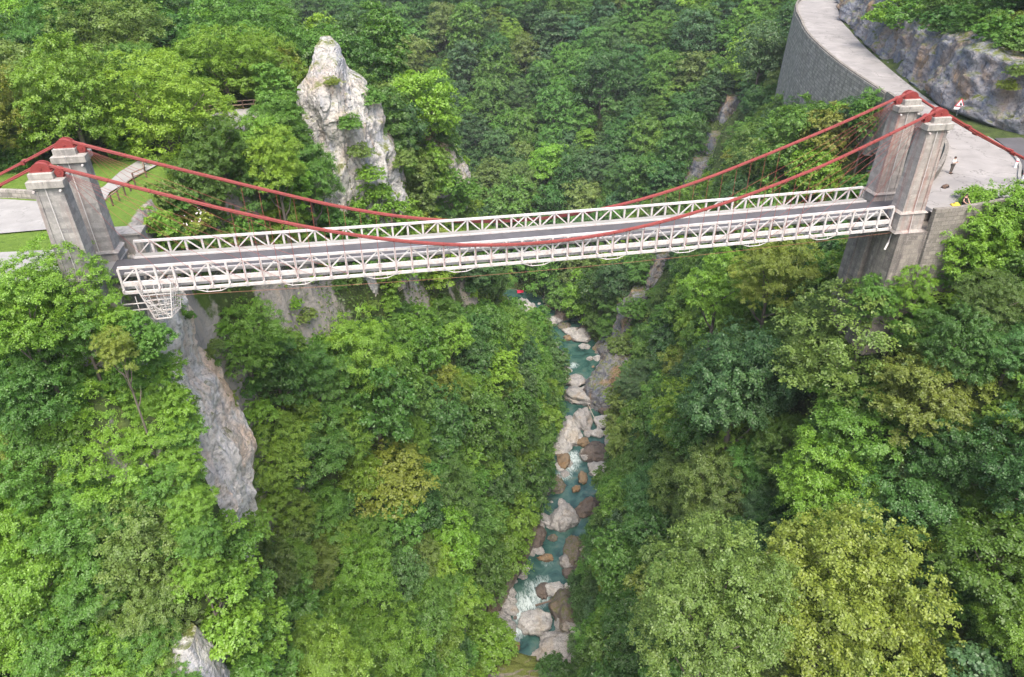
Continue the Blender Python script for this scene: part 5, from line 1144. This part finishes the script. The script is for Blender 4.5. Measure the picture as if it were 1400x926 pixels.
ind = set([i for i, t_ in enumerate(TREES) if t_['hero'] and cnt[i] > 0]); budget = 300-n_hero_t
for i in autos:
    if budget <= 0: break
    if cnt[i] < 6: break
    ind.add(i); budget -= 1
print('trees', len(TREES), 'individual', len(ind), 'visible autos', int((cnt > 3).sum()))

# labels for the forest trees: bank, neighbours, tone, form
FORM = {'round': 'round', 'layered': 'layered', 'tall': 'narrow', 'loose': 'open', 'big': 'dense', 'shrub': 'low'}
def place_words(t_):
    u, v, dpt = t_['px']
    if t_['region'] == 'far': return ('above the far river bend', 'high on the far slope', 'midway up the far slope')[0 if v > 330 else 1 if v < 120 else 2]
    if t_['region'] == 'left':
        if t_['y'] > 22 and t_['z'] > -8: return 'behind the terrace' if u < 420 else 'on the rim by the spire'
        if u < 330: return 'left of the white cliff' if v < 640 else 'below the white cliff'
        if v < 330: return 'below the spire'
        if v < 560: return 'right of the white cliff'
        if v < 740: return 'left of the narrows'
        return 'left of the white water'
    if v < 170: return 'above the road cliff' if u > 1180 else 'beside the retaining wall'
    if v < 300: return 'beyond the right towers' if u > 1000 else 'on the slope above the far railing'
    if u > 1180 and v < 520: return 'below the right towers'
    if v < 480: return 'under the right half of the deck'
    if v < 640: return 'right of the narrows' if u < 950 else 'midway down the right slope'
    if u < 950: return 'right of the boulders'
    return 'around the large yellow-green tree' if u < 1260 else 'low at the right edge'
for i in ind:
    t_ = TREES[i]
    if not t_['label']:
        sz = 'small' if t_['R'] < 2.7 else 'large' if t_['R'] > 4 else 'medium'
        t_['label0'] = f"{sz} {TONE[t_['tone']]} {FORM[t_['kind']]} {'bush' if t_['cat'] == 'bush' else 'tree'} {place_words(t_)}"; t_['region'] = t_['region'] or 'left'
groups = {}
for i in ind:
    if 'label0' in TREES[i]: groups.setdefault(TREES[i]['label0'], []).append(i)
for lb, L_ in groups.items():
    if len(L_) == 1: TREES[L_[0]]['label'] = lb; continue
    L_.sort(key=lambda i: TREES[i]['px'][0]); n = len(L_)
    words = {2: ['left of two', 'right of two'], 3: ['left of three', 'middle of three', 'right of three']}.get(n)
    if words is None:
        nm = ['first', 'second', 'third', 'fourth', 'fifth', 'sixth', 'seventh', 'eighth', 'ninth', 'tenth']
        words = ['leftmost']+[f'{nm[k]} from the left' if k < 10 else 'one' for k in range(1, n-1)]+['rightmost']
    for w_, i in zip(words, L_): TREES[i]['label'] = lb+', '+w_; TREES[i]['grp'] = True
GRP = {'thicket': 'x', 'far': 'trees of the far forest slope', 'left': 'trees on the left bank', 'right': 'trees on the right bank', '': None}
def tint_of(t_, j):
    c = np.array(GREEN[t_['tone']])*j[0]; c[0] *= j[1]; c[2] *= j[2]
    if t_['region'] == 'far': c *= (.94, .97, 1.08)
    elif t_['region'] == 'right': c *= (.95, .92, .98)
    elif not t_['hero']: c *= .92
    return c
for i, t_ in enumerate(TREES):
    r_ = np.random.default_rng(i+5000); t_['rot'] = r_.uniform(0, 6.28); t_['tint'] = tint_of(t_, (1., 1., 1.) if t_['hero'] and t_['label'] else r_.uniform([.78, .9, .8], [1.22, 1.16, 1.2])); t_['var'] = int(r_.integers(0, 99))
for i in sorted(ind):
    t_ = TREES[i]; e = thing(t_['name'], t_['label'], t_['cat'], (t_['x'], t_['y'], t_['z']), t_['rot'], t_.get('grp') and GRP[t_['region']] or GRP[t_['region']])
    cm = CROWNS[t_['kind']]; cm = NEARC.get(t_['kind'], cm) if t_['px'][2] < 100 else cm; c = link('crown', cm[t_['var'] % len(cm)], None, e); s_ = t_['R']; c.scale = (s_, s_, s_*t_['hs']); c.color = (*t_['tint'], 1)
    if t_['label'].startswith('rose bush'):
        rb_ = np.random.default_rng(5); d_ = rb_.normal(size=(70, 3)); d_[:, 2] = np.abs(d_[:, 2]); d_ /= np.linalg.norm(d_, axis=1, keepdims=True)
        V_, F_ = leaves(d_*np.array([1.15, 1.15, .75])+np.array([0, 0, .55]), d_+np.array([0, 0, .5]), .085, rb_, 1.); link('blossoms', np_mesh('blossoms', V_, F_), M['petal'], e).scale = (s_, s_, s_)
    if t_['kind'] != 'shrub':
        k = link('trunk', TRUNKS[t_['var'] % 3], None, e); gap = min(6, max(0, t_['z']-t_['g'])); L0 = 1.55*s_*t_['hs']; k.scale = (s_, s_, s_*t_['hs']*(L0+gap)/L0); k.location = (0, 0, -gap)
# the rest of the wood as one mass, instancing the same crowns
rest = [i for i in range(len(TREES)) if i not in ind]
fm_ = bpy.data.meshes.new('forest'); fm_.from_pydata([(TREES[i]['x'], TREES[i]['y'], TREES[i]['z']) for i in rest], [], [])
KEYS = ['round', 'layered', 'tall', 'loose', 'big', 'shrub']; FLAT = [m_ for k in KEYS for m_ in CROWNS[k]]
start = {}; a_ = 0
for k in KEYS: start[k] = a_; a_ += len(CROWNS[k])
def pa(name, typ, vals, f='value'):
    at = fm_.attributes.new(name, typ, 'POINT'); at.data.foreach_set(f, np.asarray(vals, np.float32 if typ != 'INT' else np.int32).ravel())
pa('proto', 'INT', [start[TREES[i]['kind']]+TREES[i]['var'] % len(CROWNS[TREES[i]['kind']]) for i in rest])
pa('siz', 'FLOAT_VECTOR', [(TREES[i]['R'], TREES[i]['R'], TREES[i]['R']*TREES[i]['hs']) for i in rest], 'vector')
pa('spin', 'FLOAT_VECTOR', [(0, 0, TREES[i]['rot']) for i in rest], 'vector')
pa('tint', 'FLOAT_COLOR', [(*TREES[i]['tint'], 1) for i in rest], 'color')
# one source object per crown mesh: individual trees already standing in the scene
src = {}
for o in COL.objects:
    if o.type == 'MESH' and o.name.split('.')[0] == 'crown' and o.data.name not in src: src[o.data.name] = o
ng = bpy.data.node_groups.new('scatter', 'GeometryNodeTree'); ng.interface.new_socket('Geometry', in_out='INPUT', socket_type='NodeSocketGeometry'); ng.interface.new_socket('Geometry', in_out='OUTPUT', socket_type='NodeSocketGeometry')
gi = ng.nodes.new('NodeGroupInput'); go = ng.nodes.new('NodeGroupOutput'); jn = ng.nodes.new('GeometryNodeGeometryToInstance'); have = [m_ for m_ in FLAT]
for m_ in FLAT[::-1]:
    ob = src.get(m_.name) or next(iter(src.values()))
    oi = ng.nodes.new('GeometryNodeObjectInfo'); oi.inputs['Object'].default_value = ob; oi.transform_space = 'ORIGINAL'
    sm = ng.nodes.new('GeometryNodeSetMaterial'); sm.inputs['Material'].default_value = M['leaf_far']; ng.links.new(oi.outputs['Geometry'], sm.inputs[0]); ng.links.new(sm.outputs[0], jn.inputs[0])
iop = ng.nodes.new('GeometryNodeInstanceOnPoints'); ng.links.new(gi.outputs[0], iop.inputs['Points']); ng.links.new(jn.outputs[0], iop.inputs['Instance']); iop.inputs['Pick Instance'].default_value = True
def na(name, typ): 
    n_ = ng.nodes.new('GeometryNodeInputNamedAttribute'); n_.data_type = typ; n_.inputs[0].default_value = name; return n_.outputs[0]
ng.links.new(na('proto', 'INT'), iop.inputs['Instance Index']); ng.links.new(na('siz', 'FLOAT_VECTOR'), iop.inputs['Scale'])
e2r = ng.nodes.new('FunctionNodeEulerToRotation'); ng.links.new(na('spin', 'FLOAT_VECTOR'), e2r.inputs[0]); ng.links.new(e2r.outputs[0], iop.inputs['Rotation'])
ng.links.new(iop.outputs[0], go.inputs[0])
fo = link('forest', fm_); fo.modifiers.new('scatter', 'NODES').node_group = ng; tag(fo, 'mass of smaller and more distant trees filling the wooded slopes', 'forest', kind='stuff')

# undergrowth: leaves close to the ground between the trees
n_u = 330000
ux, uy = rng.uniform(-75, 110, n_u*2), rng.uniform(-60, 190, n_u*2); ud = near(RIV, ux, uy)[0]
P_ = np.stack([ux, uy, tz(ux, uy)], 1); q = P_-CAM; dp_ = q@FW; u_ = 700+FPX*(q@RT)/np.maximum(dp_, 1); v_ = 463-FPX*(q@UP)/np.maximum(dp_, 1)
t2, ri2, rs2 = road_t(ux, uy)
okk = (dp_ > 20) & (u_ > -120) & (u_ < 1640) & (v_ > -60) & (v_ < 1060) & (ud > np.where(uy > 120, 8.2, 10)) & (t2 > .9) & ~((rs2 < 0) & (t2 < 4.8+np.clip((25-uy)/9, 0, 1.15)*10) & (ri2 > 18)) & ~((ux < -31) & (uy > -3.6) & (uy < 30)) & ~((ux < -24.5) & (ux > -36) & (uy > 30) & (uy < 46)) & ~((np.abs(uy) < 3.2) & (ux > 32) & (ux < 48))
gi_ = np.clip(np.searchsorted(GX, ux), 0, nx-1); gj_ = np.clip(np.searchsorted(GY, uy), 0, ny-1)
nrm = np.stack([-gxx[gj_, gi_], -gyy[gj_, gi_], np.ones(len(ux))], 1); nl = np.linalg.norm(nrm, axis=1)
okk &= rng.random(len(ux)) < np.clip(nl/2.6, .3, 1); okk &= (n2(ux, uy, 5, 13, 3)+.55 > rng.random(len(ux))*.6)
P_ = P_[okk]; nrm = nrm[okk]/nl[okk][:, None]; hgt = rng.uniform(0, 1, len(P_))**1.6*(.5+.9*np.clip(n2(P_[:, 0], P_[:, 1], 3.5, 15, 2)+.3, 0, 1.4))
V, F = leaves(P_+nrm*hgt[:, None], nrm*.4+np.array([0, 0, .7])+rng.normal(scale=.45, size=P_.shape), .3, rng)
ume = np_mesh('undergrowth', V, F); ume.materials.append(M['leaf_vert'])
tn = n2(P_[:, 0], P_[:, 1], 12, 17, 3)[:, None]; tc = np.clip(.5+tn*.6, 0, 1)*np.array([[.10, .16, .022]])+np.clip(.5-tn*.6, 0, 1)*np.array([[.045, .085, .02]])
ca = ume.attributes.new('tint', 'FLOAT_COLOR', 'POINT'); ca.data.foreach_set('color', np.repeat(np.c_[tc, np.ones(len(tc))], 4, axis=0).astype(np.float32).ravel())
tag(link('undergrowth', ume), 'low leafy undergrowth covering the ground between the trees', 'undergrowth', kind='stuff')
# thin valley air round the whole scene
mh = bpy.data.materials.new('haze'); mh.use_nodes = True; t = mh.node_tree; t.nodes.clear(); out = nd(t, 'ShaderNodeOutputMaterial'); vp = nd(t, 'ShaderNodeVolumePrincipled')
vp.inputs['Color'].default_value = (.9, .95, 1, 1); vp.inputs['Density'].default_value = .00018; vp.inputs['Anisotropy'].default_value = .2; t.links.new(vp.outputs[0], out.inputs['Volume'])
q = MB().box((-hz-20,-hz-20,-111.5),(hz+20,hz+20,140)); tag(q.build('haze', mh), kind='stuff')
